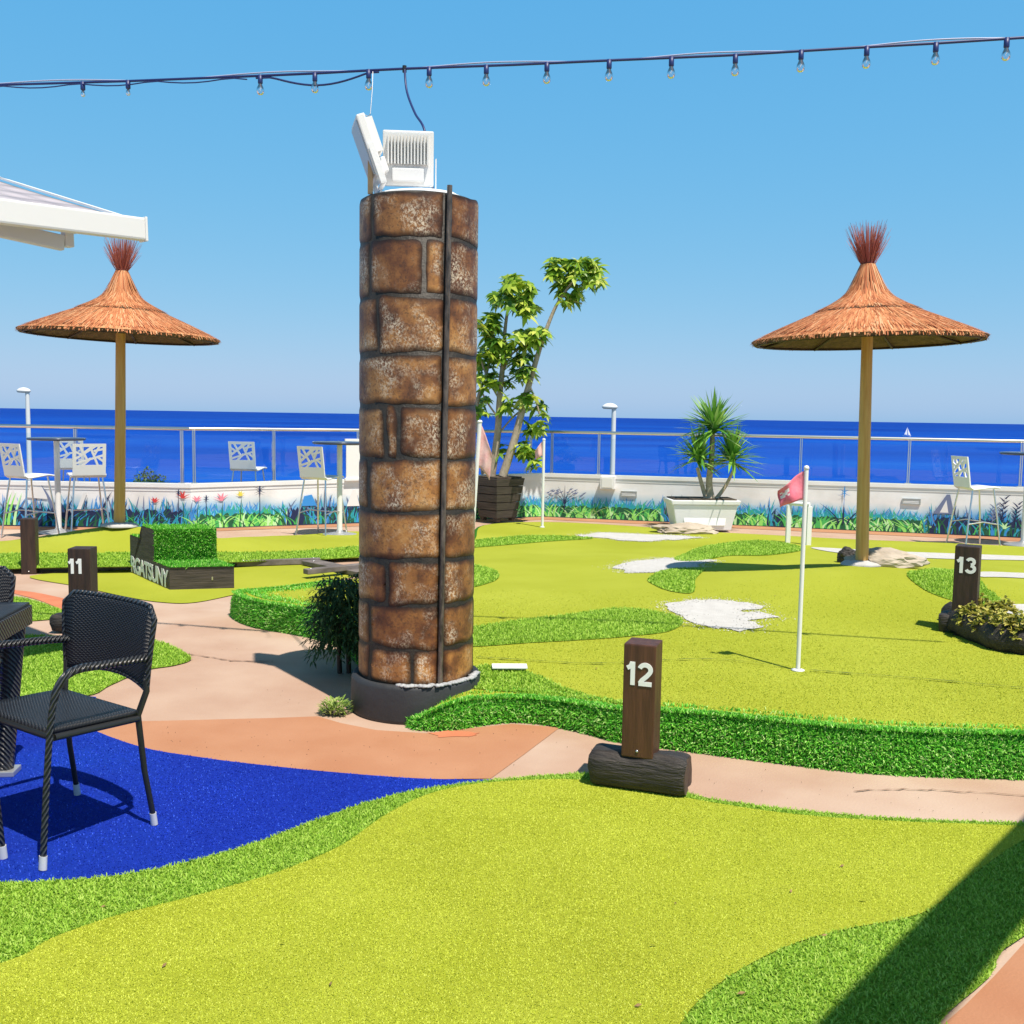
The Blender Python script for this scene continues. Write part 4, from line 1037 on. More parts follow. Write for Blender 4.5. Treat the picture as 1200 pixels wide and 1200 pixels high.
# ---------------------------------------------------------------- stone pillar
PC = Vector((-.513, 5.52, 0)); PR = .312; PZ0, PZ1 = .19, 2.712
def stonemat():
    m, nt, b = mat('painted_stone')
    tc = nd(nt, "ShaderNodeTexCoord"); at_ = nd(nt, "ShaderNodeAttribute", attribute_name='edge'); g = nd(nt, "ShaderNodeNewGeometry")
    def noise_(sc, det=5, rough=.6, st=None):
        n = nd(nt, "ShaderNodeTexNoise"); n.inputs["Scale"].default_value = sc; n.inputs["Detail"].default_value = det; n.inputs["Roughness"].default_value = rough
        if st:
            mp = nd(nt, "ShaderNodeMapping"); mp.inputs["Scale"].default_value = st; nt.links.new(tc.outputs["Object"], mp.inputs[0]); nt.links.new(mp.outputs[0], n.inputs["Vector"])
        else: nt.links.new(tc.outputs["Object"], n.inputs["Vector"])
        return n.outputs["Fac"]
    def mix(f, a, bb, bt='MIX'):
        n = nd(nt, "ShaderNodeMix", data_type='RGBA', blend_type=bt)
        for i, q in ((0, f), (6, a), (7, bb)):
            if isinstance(q, tuple): n.inputs[i].default_value = rgba(q)
            elif isinstance(q, float): n.inputs[i].default_value = q
            else: nt.links.new(q, n.inputs[i])
        return n.outputs[2]
    r1 = ramp(nt, [(.30, (.075, .032, .018)), (.43, (.20, .085, .036)), (.57, (.40, .195, .064)), (.74, (.55, .35, .17))]); nt.links.new(noise_(6, 6, .65), r1.inputs[0])
    tint = ramp(nt, [(0, (.62, .52, .47)), (.5, (.98, .94, .86)), (1, (1.12, 1.02, .85))]); nt.links.new(g.outputs["Random Per Island"], tint.inputs[0])
    c = mix(1.0, r1.outputs[0], tint.outputs[0], 'MULTIPLY')
    # stippled light speckle, gathered in blotches
    sp_ = ramp(nt, [(.475, (0, 0, 0)), (.56, (1, 1, 1))]); nt.links.new(noise_(88, 4, .8, (1, 1, .8)), sp_.inputs[0])
    bl_ = ramp(nt, [(.47, (0, 0, 0)), (.66, (1, 1, 1))]); nt.links.new(noise_(5.0, 3), bl_.inputs[0])
    mm = nd(nt, "ShaderNodeMath", operation='MULTIPLY'); nt.links.new(sp_.outputs[0], mm.inputs[0]); nt.links.new(bl_.outputs[0], mm.inputs[1])
    mm2 = nd(nt, "ShaderNodeMath", operation='MULTIPLY'); nt.links.new(mm.outputs[0], mm2.inputs[0]); mm2.inputs[1].default_value = .8
    c = mix(mm2.outputs[0], c, (.80, .70, .55))
    dk = ramp(nt, [(.53, (0, 0, 0)), (.62, (1, 1, 1))]); nt.links.new(noise_(60, 3, .7), dk.inputs[0])
    md_ = nd(nt, "ShaderNodeMath", operation='MULTIPLY'); nt.links.new(dk.outputs[0], md_.inputs[0]); md_.inputs[1].default_value = .55
    c = mix(md_.outputs[0], c, (.055, .028, .018))
    er = ramp(nt, [(.0, (.08, .07, .06)), (.45, (.40, .36, .32)), (1.0, (1, 1, 1))]); 
    en = nd(nt, "ShaderNodeMath", operation='MULTIPLY_ADD'); nt.links.new(noise_(30, 3), en.inputs[0]); en.inputs[1].default_value = .7; 
    sb = nd(nt, "ShaderNodeMath", operation='SUBTRACT'); nt.links.new(at_.outputs["Fac"], sb.inputs[0]); sb.inputs[1].default_value = .3; nt.links.new(sb.outputs[0], en.inputs[2])
    nt.links.new(en.outputs[0], er.inputs[0]); c = mix(1.0, c, er.outputs[0], 'MULTIPLY')
    nt.links.new(c, b.inputs["Base Color"]); b.inputs["Roughness"].default_value = .5; b.inputs["Specular IOR Level"].default_value = .45
    bp = nd(nt, "ShaderNodeBump"); bp.inputs["Strength"].default_value = .5; bp.inputs["Distance"].default_value = .003
    nt.links.new(noise_(70, 6, .7), bp.inputs["Height"]); nt.links.new(bp.outputs[0], b.inputs["Normal"])
    return m
M['stone'] = stonemat()
M['mortar'] = pm('dark_painted_mortar', (.008, .007, .006), (.030, .024, .018), 14, .6, .4, 60)
pil = thing('stone_pillar', 'tall round pillar painted like brown stone blocks on a black drum', 'pillar', PC)
mb = MB(); mb.lathe([(PR - .004, PZ0), (PR - .004, PZ1 - .01), (PR - .02, PZ1), (0, PZ1)], n=72)
ED = [0.0] * len(mb.v)
rows = [2.712, 2.478, 2.198, 1.902, 1.642, 1.370, 1.100, .845, .615, .385, .19]
# pixel of the vertical joints left of the pipe in each row
joints = [443, 502, 450, 418, 474, 437, 422, 458, 437, 487]
def ang(px, k):
    c = 491 - 6 * k / 9; return math.asin(max(-.99, min(.99, (px - c) / 67)))
pipe_th = R(30)
mortar_w = .020
for k in range(10):
    zt, zb = rows[k], rows[k + 1]
    j = ang(joints[k], k) if joints[k] > 425 else -1.5 + .1 * (k % 3)
    bounds = [pipe_th, pipe_th + random.uniform(1.0, 1.25)]
    while bounds[-1] < j + 2 * PI - 1.7: bounds.append(bounds[-1] + random.uniform(1.1, 1.6))
    bounds.append(j + 2 * PI); bounds.append(pipe_th + 2 * PI)
    for a0, a1 in zip(bounds[:-1], bounds[1:]):
        wdt = (a1 - a0) * PR
        if wdt < .06: continue
        nu, nv = max(8, int(wdt / .018)), 14
        ga = mortar_w / PR / 2 * random.uniform(.6, 1.4); gb = mortar_w / 2 * random.uniform(.5, 1.2)
        sd = random.uniform(0, 99); vs = []; ed = []
        sl0, sl1 = random.uniform(-.012, .012), random.uniform(-.012, .012)
        for i in range(nu + 1):
            for q in range(nv + 1):
                u, v = i / nu, q / nv
                a = a0 + ga + (a1 - a0 - 2 * ga) * u; z = zb + gb + (zt - zb - 2 * gb) * v
                cu = min(u, 1 - u) * wdt; cv = min(v, 1 - v) * (zt - zb)
                # round the corners and wander the edges
                eu = 1 - min(1, cu / .03); ev = 1 - min(1, cv / .03)
                a += (noise.noise(Vector((sd, z * 9, u * 3))) * .014 + (1 if u < .5 else -1) * ev * ev * eu * .005) / PR
                z += noise.noise(Vector((a * 3.1, sd, v * 3))) * .012 + (sl0 if v < .5 else sl1) * (u - .5) * 2 + (1 if v < .5 else -1) * eu * eu * ev * .005
                d_ = min(cu, cv); e_ = min(1, d_ / .034)
                r = PR - .0006 + .0010 * min(1, d_ / .03) - .0026 * (1 - min(1, d_ / .003))
                vs.append((r * math.sin(a), -r * math.cos(a), z)); ed.append(e_)
        fs = [(i * (nv + 1) + q, (i + 1) * (nv + 1) + q, (i + 1) * (nv + 1) + q + 1, i * (nv + 1) + q + 1) for i in range(nu) for q in range(nv)]
        mb.add(vs, fs, 1, True); ED += ed
o = mb.build('shaft', [M['mortar'], M['stone']], pil)
at_ = o.data.attributes.new('edge', 'FLOAT', 'POINT'); at_.data.foreach_set('value', ED)
mb = MB(); mb.lathe([(0, 0), (.352, 0), (.356, .02), (.352, .178), (.345, .196), (.33, .204), (.312, .196), (PR - .02, .190), (0, .19)], n=72)
mb.build('base_drum', M['drum'], pil)
mb = MB(); th0 = R(34)
pts = []
for k in range(15):
    z = PZ1 + .03 - (PZ1 + .03 - .2) * k / 14; a = R(32.5) - R(5) * k / 14; r = PR + .016
    pts.append((r * math.sin(a), -r * math.cos(a), z))
mb.tube(pts, .0135, 8); mb.build('conduit', pm('scuffed_conduit', (.02, .016, .014), (.16, .13, .11), 14, .4, .3, 40, stretch=(3, 3, .8)), pil)
mb = MB()
for k in range(26):
    a = R(-10) + R(95) * k / 25; r = .335 + random.uniform(-.01, .01); mb.lathe([(0, 0), (.022, .0), (.02, .008), (.0, .014)], c=(r * math.sin(a), -r * math.cos(a), .198), n=7, jitter=.3)
mb.build('cement_rim', M['cement'], pil)
# uneven white cap sheet on the top
mb = MB(); mb.lathe([(0, .0), (.24, 0), (.25, .006), (.235, .022), (.1, .034), (0, .034)], c=(0.0, 0, PZ1 + .0015), n=26, jitter=.04); mb.build('cap_sheet', M['white'], pil)

# floodlights on the pillar
def floodlight(label, loc, M3, w=.27, h=.30):
    t = thing('floodlight', label, 'floodlight', loc, 0, 'floodlights on the pillar')
    Mx = M3
    def put(o): o.matrix_local = Mx.to_4x4() @ o.matrix_local; return o
    # local: lens faces -Y, back fins at +Y
    mb = MB(); mb.box((0, 0, h / 2), (w, .045, h)); put(mb.build('housing', M['whitemetal'], t, .008))
    mb = MB()
    for k in range(13): mb.box((-w / 2 + .03 + (w - .06) * k / 12, .0405, h * .66), (.007, .035, h * .55))
    put(mb.build('cooling_fins', M['whitemetal'], t))
    mb = MB(); mb.box((0, .0405, h * .19), (w * .62, .035, h * .24)); put(mb.build('driver_box', M['whitemetal'], t, .006))
    mb = MB(); mb.box((0, -.026, h / 2), (w - .04, .006, h - .04)); put(mb.build('lens', M['steel'], t, .001))
    mb = MB(); q = w / 2 + .012
    mb.box((-q, .0, h * .2), (.006, .03, h * .62)); mb.box((q, .0, h * .2), (.006, .03, h * .62)); mb.box((0, 0, -h * .115), (2 * q + .006, .03, .006))
    put(mb.build('bracket', M['white'], t))
    return t
floodlight('white floodlight on the pillar top seen from its finned back', PC + Vector((-.055, -.04, PZ1 + .072)), Matrix.Rotation(R(184), 3, 'Z') @ Matrix.Rotation(R(-6), 3, 'X'), .262, .275)
floodlight('white floodlight tilted away at the left of the pillar top', PC + Vector((-.205, -.09, PZ1 + .085)), Matrix.Rotation(R(-76), 3, 'Z') @ Matrix.Rotation(R(20), 3, 'X'), .27, .315)
t = thing('wooden_batten', 'tan wooden batten upright at the left floodlight', 'batten', PC + Vector((-.235, -.17, PZ1 + .003)))
mb = MB(); mb.box((0, 0, .095), (.025, .02, .19)); mb.build('stake', pm('tan_wood', (.55, .34, .17), (.62, .42, .24), 9, .7), t, .002)
mb = MB(); mb.box((0, 0, .194), (.03, .026, .008)); mb.build('cap', M['black'], t)

# ---------------------------------------------------------------- string lights
pts3 = []
def wirept(px):
    """cable: height and distance along the view from left to right"""
    dep = np.interp(px, [-300, 0, 474, 1200, 1500], [7.0, 6.62, 6.0, 5.45, 5.2])
    py = np.interp(px, [-300, 0, 150, 300, 370, 432, 474, 600, 720, 860, 1000, 1100, 1200, 1500], [104, 99.5, 95, 89, 86, 82.5, 80.5, 76, 70.5, 64.5, 56, 50.5, 44, 22])
    return at(px, py, dep)
sl = thing('string_lights', 'cable of clear bulbs strung across the sky above the pillar', 'string lights', wirept(600))
O = wirept(600)
mb = MB(); mb.tube([wirept(x) - O for x in range(-300, 1501, 25)], .0075, 8)
mb.build('cable', M['cable'], sl)
mb = MB(); mb.tube([wirept(x) - O + Vector((0, .012, .012 + .010 * math.sin(x / 41))) for x in range(-300, 1501, 12)], .0045, 6)
mb.build('support_wire', pm('pale_wire', (.42, .45, .62), rough=.4), sl)
mb = MB(); mb.tube([wirept(x) - O - Vector((0, 0, .055 * math.sin(PI * max(0, min(1, (x - 318) / 114))) + .012)) for x in range(300, 445, 8)], .006, 6)
mb.tube([wirept(x) - O - Vector((0, .01, .02 * math.sin(PI * (x % 90) / 90) + .008)) for x in range(-250, 300, 15)], .004, 6)
mb.build('slack_cable', M['cable'], sl)
for px in (97, 150, 305, 369, 432, 503, 570, 641, 714, 787, 862, 939, 1016, 1097, 1180, -20, 1266):
    p = wirept(px) - O; small = px < 300
    k = .6 if small else 1
    mb = MB(); mb.lathe([(0, 0), (.014, 0), (.0145, -.045), (.012, -.05), (0, -.05)], c=p + Vector((0, 0, .004)), n=12)
    bs = mb.build('bulb_socket', M['cable'], sl)
    mb = MB(); pr_ = [(.011, -.048), (.014, -.056), (.021, -.072), (.0235, -.085), (.021, -.098), (.012, -.108), (0, -.111)]
    mb.lathe([(r * k, -.048 + (z + .048) * k) for r, z in pr_], c=p, n=16)
    g = mb.build('bulb', M['bulbglass'], bs)
    mb = MB(); mb.tube([p + Vector((0, 0, -.05)), p + Vector((.004, 0, -.07)), p + Vector((-.003, 0, -.078)), p + Vector((0, 0, -.084))], .0022, 5); mb.build('filament', M['whitemetal'], bs)
t = thing('hanging_cable', 'dark cable dropping from the bulb string to the pillar floodlight', 'cable', wirept(474))
e = PC + Vector((.02, .01, PZ1 + .30)); s_ = wirept(474)
mb = MB(); mb.tube([q - s_ for q in spline([s_ + Vector((0, 0, .01)), s_ + Vector((.02, -.06, -.14)), s_.lerp(e, .55) + Vector((.0, 0, -.02)), e + Vector((.0, .02, .08)), e + Vector((.03, .05, -.10)), e + Vector((.05, .03, -.26))], 8)], .0065, 7); mb.build('cord', M['cable'], t)
mb = MB(); mb.tube([(0, 0, .016), (0, 0, -.02)], .012, 8); mb.build('clip', M['black'], t)
t = thing('hanging_wire', 'thin pale wire with a hook above the left floodlight', 'wire', wirept(437))
mb = MB(); mb.tube([(0, 0, 0), (.004, -.05, -.12), (.0, -.1, -.27)], .0022, 5); mb.build('wire', M['steel'], t)
mb = MB(); mb.tube([(.0, -.1, -.27), (-.012, -.1, -.283), (-.03, -.1, -.277)], .0026, 5); mb.build('hook', M['steel'], t)

# ---------------------------------------------------------------- awning at left and the bar that shades the near green
aw = thing('awning', 'grey fabric awning with a white front bar at upper left', 'awning', (0, 0, 0))
Rb = at(167, 269, 5.9); Lb = at(-260, 215, 4.6); ax = (Lb - Rb).normalized(); aw_n = Vector((0, 0, 1)).cross(ax).normalized()
if aw_n.y < 0: aw_n = -aw_n
def obox(a, b, hgt, thk, mb, m=0):
    dx = (b - a).normalized(); up = Vector((0, 0, 1)); up = (up - dx * up.dot(dx)).normalized(); s = up.cross(dx)
    vs = []
    for p in (a, b):
        for i, j in ((-1, -1), (1, -1), (1, 1), (-1, 1)): vs.append(p + s * thk / 2 * i + up * hgt / 2 * j)
    mb.add(vs, [(0, 1, 2, 3), (7, 6, 5, 4), (0, 4, 5, 1), (1, 5, 6, 2), (2, 6, 7, 3), (3, 7, 4, 0)], m)
mb = MB(); obox(Rb, Lb, .125, .07, mb); mb.build('front_bar', M['whitemetal'], aw, .012)
mb = MB(); obox(Rb - ax * .012, Rb + ax * .002, .135, .08, mb); mb.build('end_cap', M['whiteplastic'], aw, .004)
FA = Rb + ax * .12 + Vector((0, 0, .055)) + aw_n * .03; FB = Lb + Vector((0, 0, .055)) + aw_n * .03
back = aw_n * 2.6 + Vector((0, 0, .70))
mb = MB(); K = 8
for i in range(K):
    for j in range(6):
        def q(i, j):
            u, v = i / K, j / 6
            p = FA.lerp(FB, u) + back * v; p = p - Vector((0, 0, .015 * math.sin(PI * v))); return p
        mb.add([q(i, j), q(i + 1, j), q(i + 1, j + 1), q(i, j + 1)], [(0, 1, 2, 3)], 0, True)
o = mb.build('fabric', M['shade'], aw); md = o.modifiers.new('thick', 'SOLIDIFY'); md.thickness = .004
mb = MB(); obox(FA + back * 0 + Vector((0, 0, .012)), FA + back + Vector((0, 0, .012)), .012, .03, mb); mb.build('hem', M['white'], aw)
a = at(74, 285, 5.85); b = at(-240, 215, 4.9)
mb = MB(); obox(a, b, .085, .05, mb); mb.build('arm', M['lamphead'], aw, .008)
mb = MB(); e2 = Rb + ax * .42 - Vector((0, 0, .075)); obox(a - ax * .05 + Vector((0, 0, .03)), a + Vector((0, 0, .03)), .10, .06, mb); obox(a - ax * .08 + Vector((0, 0, .075)), a + Vector((0, 0, .075)), .03, .07, mb); mb.build('arm_joint', M['whitemetal'], aw, .006)
mb = MB(); q0 = Lb + aw_n * 2.3; obox(Vector((q0.x, q0.y, 0)) + Vector((0, 0, 0)), Vector((q0.x + .001, q0.y, q0.z + .4)), .1, .1, mb); mb.build('post', M['whitemetal'], aw)
mb = MB(); obox(FA + back, FB + back, .12, .12, mb); mb.build('cassette', M['whitemetal'], aw, .01)

SUN_D = Vector((-.27, .38, -1)).normalized()   # direction light travels
def onto(p, z): return p - SUN_D * (z / -SUN_D.z) if False else Vector((p.x + .27 * z, p.y - .38 * z, z))
sa = gz(1248, 957); sb = gz(1000, 1235)
za = 2.75
A = onto(Vector((sa.x, sa.y, 0)), za); B = onto(Vector((sb.x, sb.y, 0)), za)
dr = (A - B).normalized(); A2 = A + dr * 2.2; B2 = B - dr * .9
sh = thing('shade_frame', 'white overhead bar whose shadow crosses the nearest green', 'awning frame', (0, 0, 0))
mb = MB(); obox(B2, A2, .20, .17, mb); mb.build('beam', M['whitemetal'], sh, .01)
for q in (A2, B2):
    mb = MB(); mb.box((q.x, q.y, (za - .1) / 2), (.09, .09, za - .1)); mb.build('post', M['whitemetal'], sh)
lb_ = gz(1197, 1067); q = onto(Vector((lb_.x, lb_.y, 0)), za); mb = MB(); qq = q + Vector((.12, -.06, 0)); obox(q - Vector((.15, -.08, 0)), qq, .04, .05, mb); mb.build('bracket', M['whitemetal'], sh)

# ---------------------------------------------------------------- wicker chairs and table
def uvgrid(name, P, nu, nv, m, parent, thick=.012):
    """grid of points P[i][j] with metric uv and some thickness"""
    vs = [p for r_ in P for p in r_]; fs = [(i * (nv + 1) + j, (i + 1) * (nv + 1) + j, (i + 1) * (nv + 1) + j + 1, i * (nv + 1) + j + 1) for i in range(nu) for j in range(nv)]
    me = bpy.data.meshes.new(name); me.from_pydata([tuple(v) for v in vs], [], fs); me.materials.append(m)
    du = [0]; 
    for i in range(nu): du.append(du[-1] + (P[i + 1][nv // 2] - P[i][nv // 2]).length)
    dv = [0]
    for j in range(nv): dv.append(dv[-1] + (P[nu // 2][j + 1] - P[nu // 2][j]).length)
    uv = me.uv_layers.new(name='UVMap')
    for l in me.loops:
        i, j = divmod(l.vertex_index, nv + 1); uv.data[l.index].uv = (du[i], dv[j])
    me.polygons.foreach_set("use_smooth", [True] * len(fs))
    o = bpy.data.objects.new(name, me); COL.objects.link(o); o.parent = parent
    md = o.modifiers.new('thick', 'SOLIDIFY'); md.thickness = thick; md.offset = 0
    return o
def make_chair(label):
    t = thing('wicker_chair', label, 'armchair', (0, 0, 0), 0, 'black wicker armchairs around the table')
    # faces +Y. seat 0.44 high
    nu, nv = 12, 12
    P = [[Vector((-.24 + .48 * i / nu, -.21 + .45 * j / nv, .452 - .012 * math.sin(PI * i / nu) * math.sin(PI * j / nv) + .012 * j / nv)) for j in range(nv + 1)] for i in range(nu + 1)]
    uvgrid('seat', P, nu, nv, M['wicker'], t, .022)
    # back panel, slightly curved in plan, leaning back, rounded top corners
    P = []
    for i in range(nu + 1):
        u = i / nu * 2 - 1; rowp = []
        for j in range(nv + 1):
            v = j / nv
            topz = .852 - .045 * max(0, abs(u) - .80) ** 2 / .04; botz = .535 + .03 * (1 - u * u)
            z = botz + (topz - botz) * v
            y = -.225 - .20 * (z - .45) - .045 * (1 - u * u) + .03 * math.sin((z - .55) * 5)
            rowp.append(Vector((u * (.255 + .03 * v), y, z)))
        P.append(rowp)
    uvgrid('backrest', P, nu, nv, M['wicker'], t, .016)
    mb = MB()
    edge = [P[0][j] for j in range(nv + 1)] + [P[i][nv] for i in range(1, nu + 1)] + [P[nu][j] for j in range(nv - 1, -1, -1)]
    mb.tube(edge, .011, 8); mb.tube([P[i][0] for i in range(nu + 1)], .010, 8); mb.build('back_frame', M['tubewicker'], t)
    for s in (-1, 1):
        lower = P[0][0] if s < 0 else P[nu][0]
        lm_ = MB(); path = [lower + Vector((0, 0, .04)), lower, Vector((s * .232, -.215, .44)), Vector((s * .238, -.24, .22)), Vector((s * .245, -.275, .045))]
        lm_.tube(path, [.012, .013, .014, .013, .0125], 10); lg = lm_.build('leg', M['black'], t)
        f = MB(); f.tube([Vector((s * .245, -.275, .047)), Vector((s * .246, -.282, .0))], [.015, .0155], 12); f.build('foot_cap', M['cap'], lg)
        # front leg rising into the arm
        arm = spline([Vector((s * .275, .305, .045)), Vector((s * .268, .275, .30)), Vector((s * .265, .244, .52)), Vector((s * .267, .208, .63)), Vector((s * .27, .13, .675)), Vector((s * .27, -.02, .672)), Vector((s * .262, -.18, .664)), Vector((s * .250, -.262, .658))], 7)
        k_ = 16
        lm_ = MB(); lm_.tube(arm[:k_], .0135, 10); lg = lm_.build('leg', M['tubewicker'], t)
        f = MB(); f.tube([Vector((s * .275, .305, .047)), Vector((s * .2765, .310, .0))], [.016, .0165], 12); f.build('foot_cap', M['cap'], lg)
        am = MB(); am.tube(arm[k_ - 1:], [.0135] * 3 + [.0155] * (len(arm[k_ - 1:]) - 3), 10); am.build('armrest', M['tubewicker'], t)
    mb = MB(); q = .43
    mb.tube([(-.243, -.205, q), (.243, -.205, q)], .012, 8); mb.tube([(-.262, .236, q + .02), (.262, .236, q + .02)], .014, 8)
    mb.tube([(-.238, -.21, q), (-.262, .23, q + .02)], .013, 8); mb.tube([(.238, -.21, q), (.262, .23, q + .02)], .013, 8)
    mb.build('seat_frame', M['black'], t)
    return t
M['cap'] = pm('pale_foot_cap', (.55, .56, .60), rough=.4)
ch = make_chair('black wicker armchair facing left, wholly visible on the blue turf')
def place(o, psi, local, target):
    c, s = math.cos(psi), math.sin(psi)
    x = c * local[0] - s * local[1]; y = s * local[0] + c * local[1]
    o.location = (target.x - x, target.y - y, .008); o.rotation_euler = (0, 0, psi)
ch.scale = (1.05, .80, 1)
place(ch, R(145), (-.258, -.226), gz(181, 968))
c2 = copy_tree(ch); c2["label"] = 'black wicker armchair behind the table, only its top showing at the left edge'
place(c2, R(187), (-.246, -.25), Vector((-2.37, 4.74, 0)))
c3 = copy_tree(ch); c3["label"] = 'black wicker armchair cut off by the left edge, one front leg showing'
place(c3, R(-4), (.290, .246), gz(3, 1008))
tb = thing('wicker_table', 'square black wicker table at the left edge between the chairs', 'table', (-2.46, 4.02, .006), R(7))
TW = .78; TH = .735
P = [[Vector((-TW / 2 + TW * i / 10, -TW / 2 + TW * j / 10, TH)) for j in range(11)] for i in range(11)]
uvgrid('table_top', P, 10, 10, M['wicker'], tb, .018)
mb = MB(); h = TW / 2
for a, b in (((-h, -h), (h, -h)), ((h, -h), (h, h)), ((h, h), (-h, h)), ((-h, h), (-h, -h))):
    obox(Vector((a[0], a[1], TH - .045)), Vector((b[0], b[1], TH - .045)), .085, .022, mb)
mb.build('apron', M['tubewicker'], tb, .004)
for sx, sy in ((-1, -1), (1, -1), (1, 1), (-1, 1)):
    mb = MB(); mb.tube([(sx * (h - .05), sy * (h - .05), TH - .08), (sx * (h - .09), sy * (h - .09), .02)], [.048, .034], 12); lg = mb.build('leg', M['tubewicker'], tb)
    mb = MB(); mb.box((sx * (h - .09), sy * (h - .09), .012), (.10, .10, .024)); mb.build('foot', M['steel'], lg, .004)

# ---------------------------------------------------------------- step box with turf
A = gz(199, 692); B = gz(274.5, 690); Cc = gz(153, 671)
bx = thing('step_box', 'dark wooden step box with green turf treads and white lettering', 'step box', A)
e1 = B - A; e2 = Cc - A; e1.z = e2.z = 0
prof = [(0, 0), (0, .205), (.36, .205), (.36, .50), (.68, .50), (.68, .375), (1, .375), (1, 0)]
mb = MB(); npf = len(prof)
vs = [e2 * t_ + Vector((0, 0, z)) for t_, z in prof] + [e1 + e2 * t_ + Vector((0, 0, z)) for t_, z in prof]
mb.add(vs, [(i, (i + 1) % npf, npf + (i + 1) % npf, npf + i) for i in range(npf)] + [(0, 1, 2, 7), (2, 3, 4, 7), (4, 5, 7), (5, 6, 7), (8, 15, 10, 9), (10, 15, 12, 11), (12, 15, 13), (13, 15, 14)])
o = mb.build('box', M['boxwood'], bx); bm = bmesh.new(); bm.from_mesh(o.data); bmesh.ops.recalc_face_normals(bm, faces=bm.faces); bm.to_mesh(o.data); bm.free()
mb = MB()
def turfquad(p, u, v, nrm, N):
    o_ = nrm * .004
    mb.add([p + o_, p + u + o_, p + u + v + o_, p + v + o_], [(0, 1, 2, 3)], 0)
    for _ in range(N):
        b_ = p + o_ + u * random.random() + v * random.random(); L_ = random.uniform(.012, .026)
        dr_ = (nrm + Vector((random.gauss(0, .6), random.gauss(0, .6), random.gauss(0, .6)))).normalized()
        sd_ = dr_.cross(Vector((random.gauss(0, 1), random.gauss(0, 1), random.gauss(0, 1)))).normalized() * .0035
        mb.add([b_ - sd_, b_ + sd_, b_ + dr_ * L_ + sd_ * .5, b_ + dr_ * L_ - sd_ * .5], [(0, 1, 2, 3)], 1)
Z = Vector((0, 0, 1)); fn_ = -Vector((-e1.y, e1.x, 0)).normalized()
if fn_.y > 0: fn_ = -fn_
turfquad(Z * .205 - e2 * .01, e1, e2 * .37, Z, 2600)
turfquad(e2 * .36 + Z * .205, e1, Z * .30, fn_, 3200)
turfquad(e2 * .355 + Z * .50, e1, e2 * .325, Z, 2400)
turfquad(e2 * .68 + Z * .375, e1, e2 * .32, Z, 1600)
mb.build('turf_cover', [M['skirt'], M['bladeskirt']], bx)
me = text_mesh('RGATSUNY', .19, .0015, .006); me.materials.append(M['digit'])
xs = [v.co.x for v in me.vertices]; wd = max(xs) - min(xs)
o = bpy.data.objects.new('lettering', me); COL.objects.link(o); o.parent = bx
xd = (-e2).normalized(); od = xd.cross(Z); sc = e2.length * .95 / wd
o.matrix_local = Matrix.Translation(e2 * .5 + Z * .088 + od * .006) @ Matrix(((xd.x * sc, 0, od.x, 0), (xd.y * sc, 0, od.y, 0), (0, 1.12, 0, 0), (0, 0, 0, 1)))
mb = MB(); pp = e1 * .66 + fn_ * .003 + Z * .1; mb.box(pp, (.012, .006, .03)); mb.build('latch', M['chrome'], bx)

# kerbs and planks
def kerb(name, label, a, b, w, h, z, m, cat, group=None):
    a = Vector((a.x, a.y, 0)); b = Vector((b.x, b.y, 0)); c = (a + b) / 2; d = b - a
    t = thing(name, label, cat, c + Z * z, math.atan2(d.y, d.x), group)
    mb = MB(); mb.box((0, 0, h / 2), (d.length, w, h)); mb.build('timber', m, t, .006)
    mb = MB()
    for sx in (-.42, .42): mb.lathe([(0, 0), (.012, 0), (.012, .004), (0, .006)], c=(sx * d.length, 0, h), n=10)
    mb.build('bolt', M['chrome'], t)
    return t
kerb('timber_kerb', 'dark timber kerb left of the step box', gz(34, 670), gz(152, 668.5), .07, .065, .012, M['plank'], 'kerb', 'timber kerbs')
kerb('timber_kerb', 'long dark timber kerb right of the step box', gz(277, 665), gz(375, 661.5), .06, .06, .012, M['plank'], 'kerb', 'timber kerbs')
kerb('plank', 'wide weathered plank lying behind the dark shrub', gz(362, 662.5), gz(436, 678, 0), .18, .045, .014, M['plank'], 'plank', 'loose planks')
kerb('plank', 'narrow weathered plank end just above the dark shrub', gz(358, 679), gz(432, 671), .09, .05, .05, M['plank'], 'plank', 'loose planks')
t = thing('tee_plate', 'small white plate lying beside the pillar on the green', 'plate', gh(597, 786, h_main) + Z * .022, .05)
mb = MB(); mb.box((0, 0, .004), (.20, .085, .012)); mb.build('plate', M['white'], t, .003)

# ---------------------------------------------------------------- rocks
def rock(label, p, dims, seed, m=None, rz=0):
    bm = bmesh.new(); bmesh.ops.create_icosphere(bm, subdivisions=4, radius=1)
    for v in bm.verts:
        c = v.co.copy(); q = 1 + .35 * noise.noise(c * 1.3 + Vector((seed, 0, 0))) + .14 * noise.noise(c * 4 + Vector((0, seed, 0))) + .06 * noise.noise(c * 10)
        v.co = Vector((c.x * q * dims[0] / 2, c.y * q * dims[1] / 2, max(-.02, (c.z * q + .55) * dims[2] / 1.6)))
    me = bpy.data.meshes.new('rock'); bm.to_mesh(me); bm.free(); me.materials.append(m or M['rock'])
    o = bpy.data.objects.new('rock', me); COL.objects.link(o); o.location = p; o.rotation_euler = (0, 0, rz)
    return tag(o, label, 'rock', 'flat pale rocks')
rock('flat pale rock in front of the white stone planter', gh(803, 624, h_main), (.85, .5, .13), 3.1, rz=.15)
rock('long pale rock right of the right umbrella pole', gh(1040, 664, h_main) + Vector((.02, .12, -.01)), (.62, .34, .15), 8.4, rz=-.15)
rock('dark jagged rock at the right umbrella pole base', gh(1000, 661, h_main) + Vector((0, .2, -.01)), (.22, .2, .16), 5.7, M['charwood'])

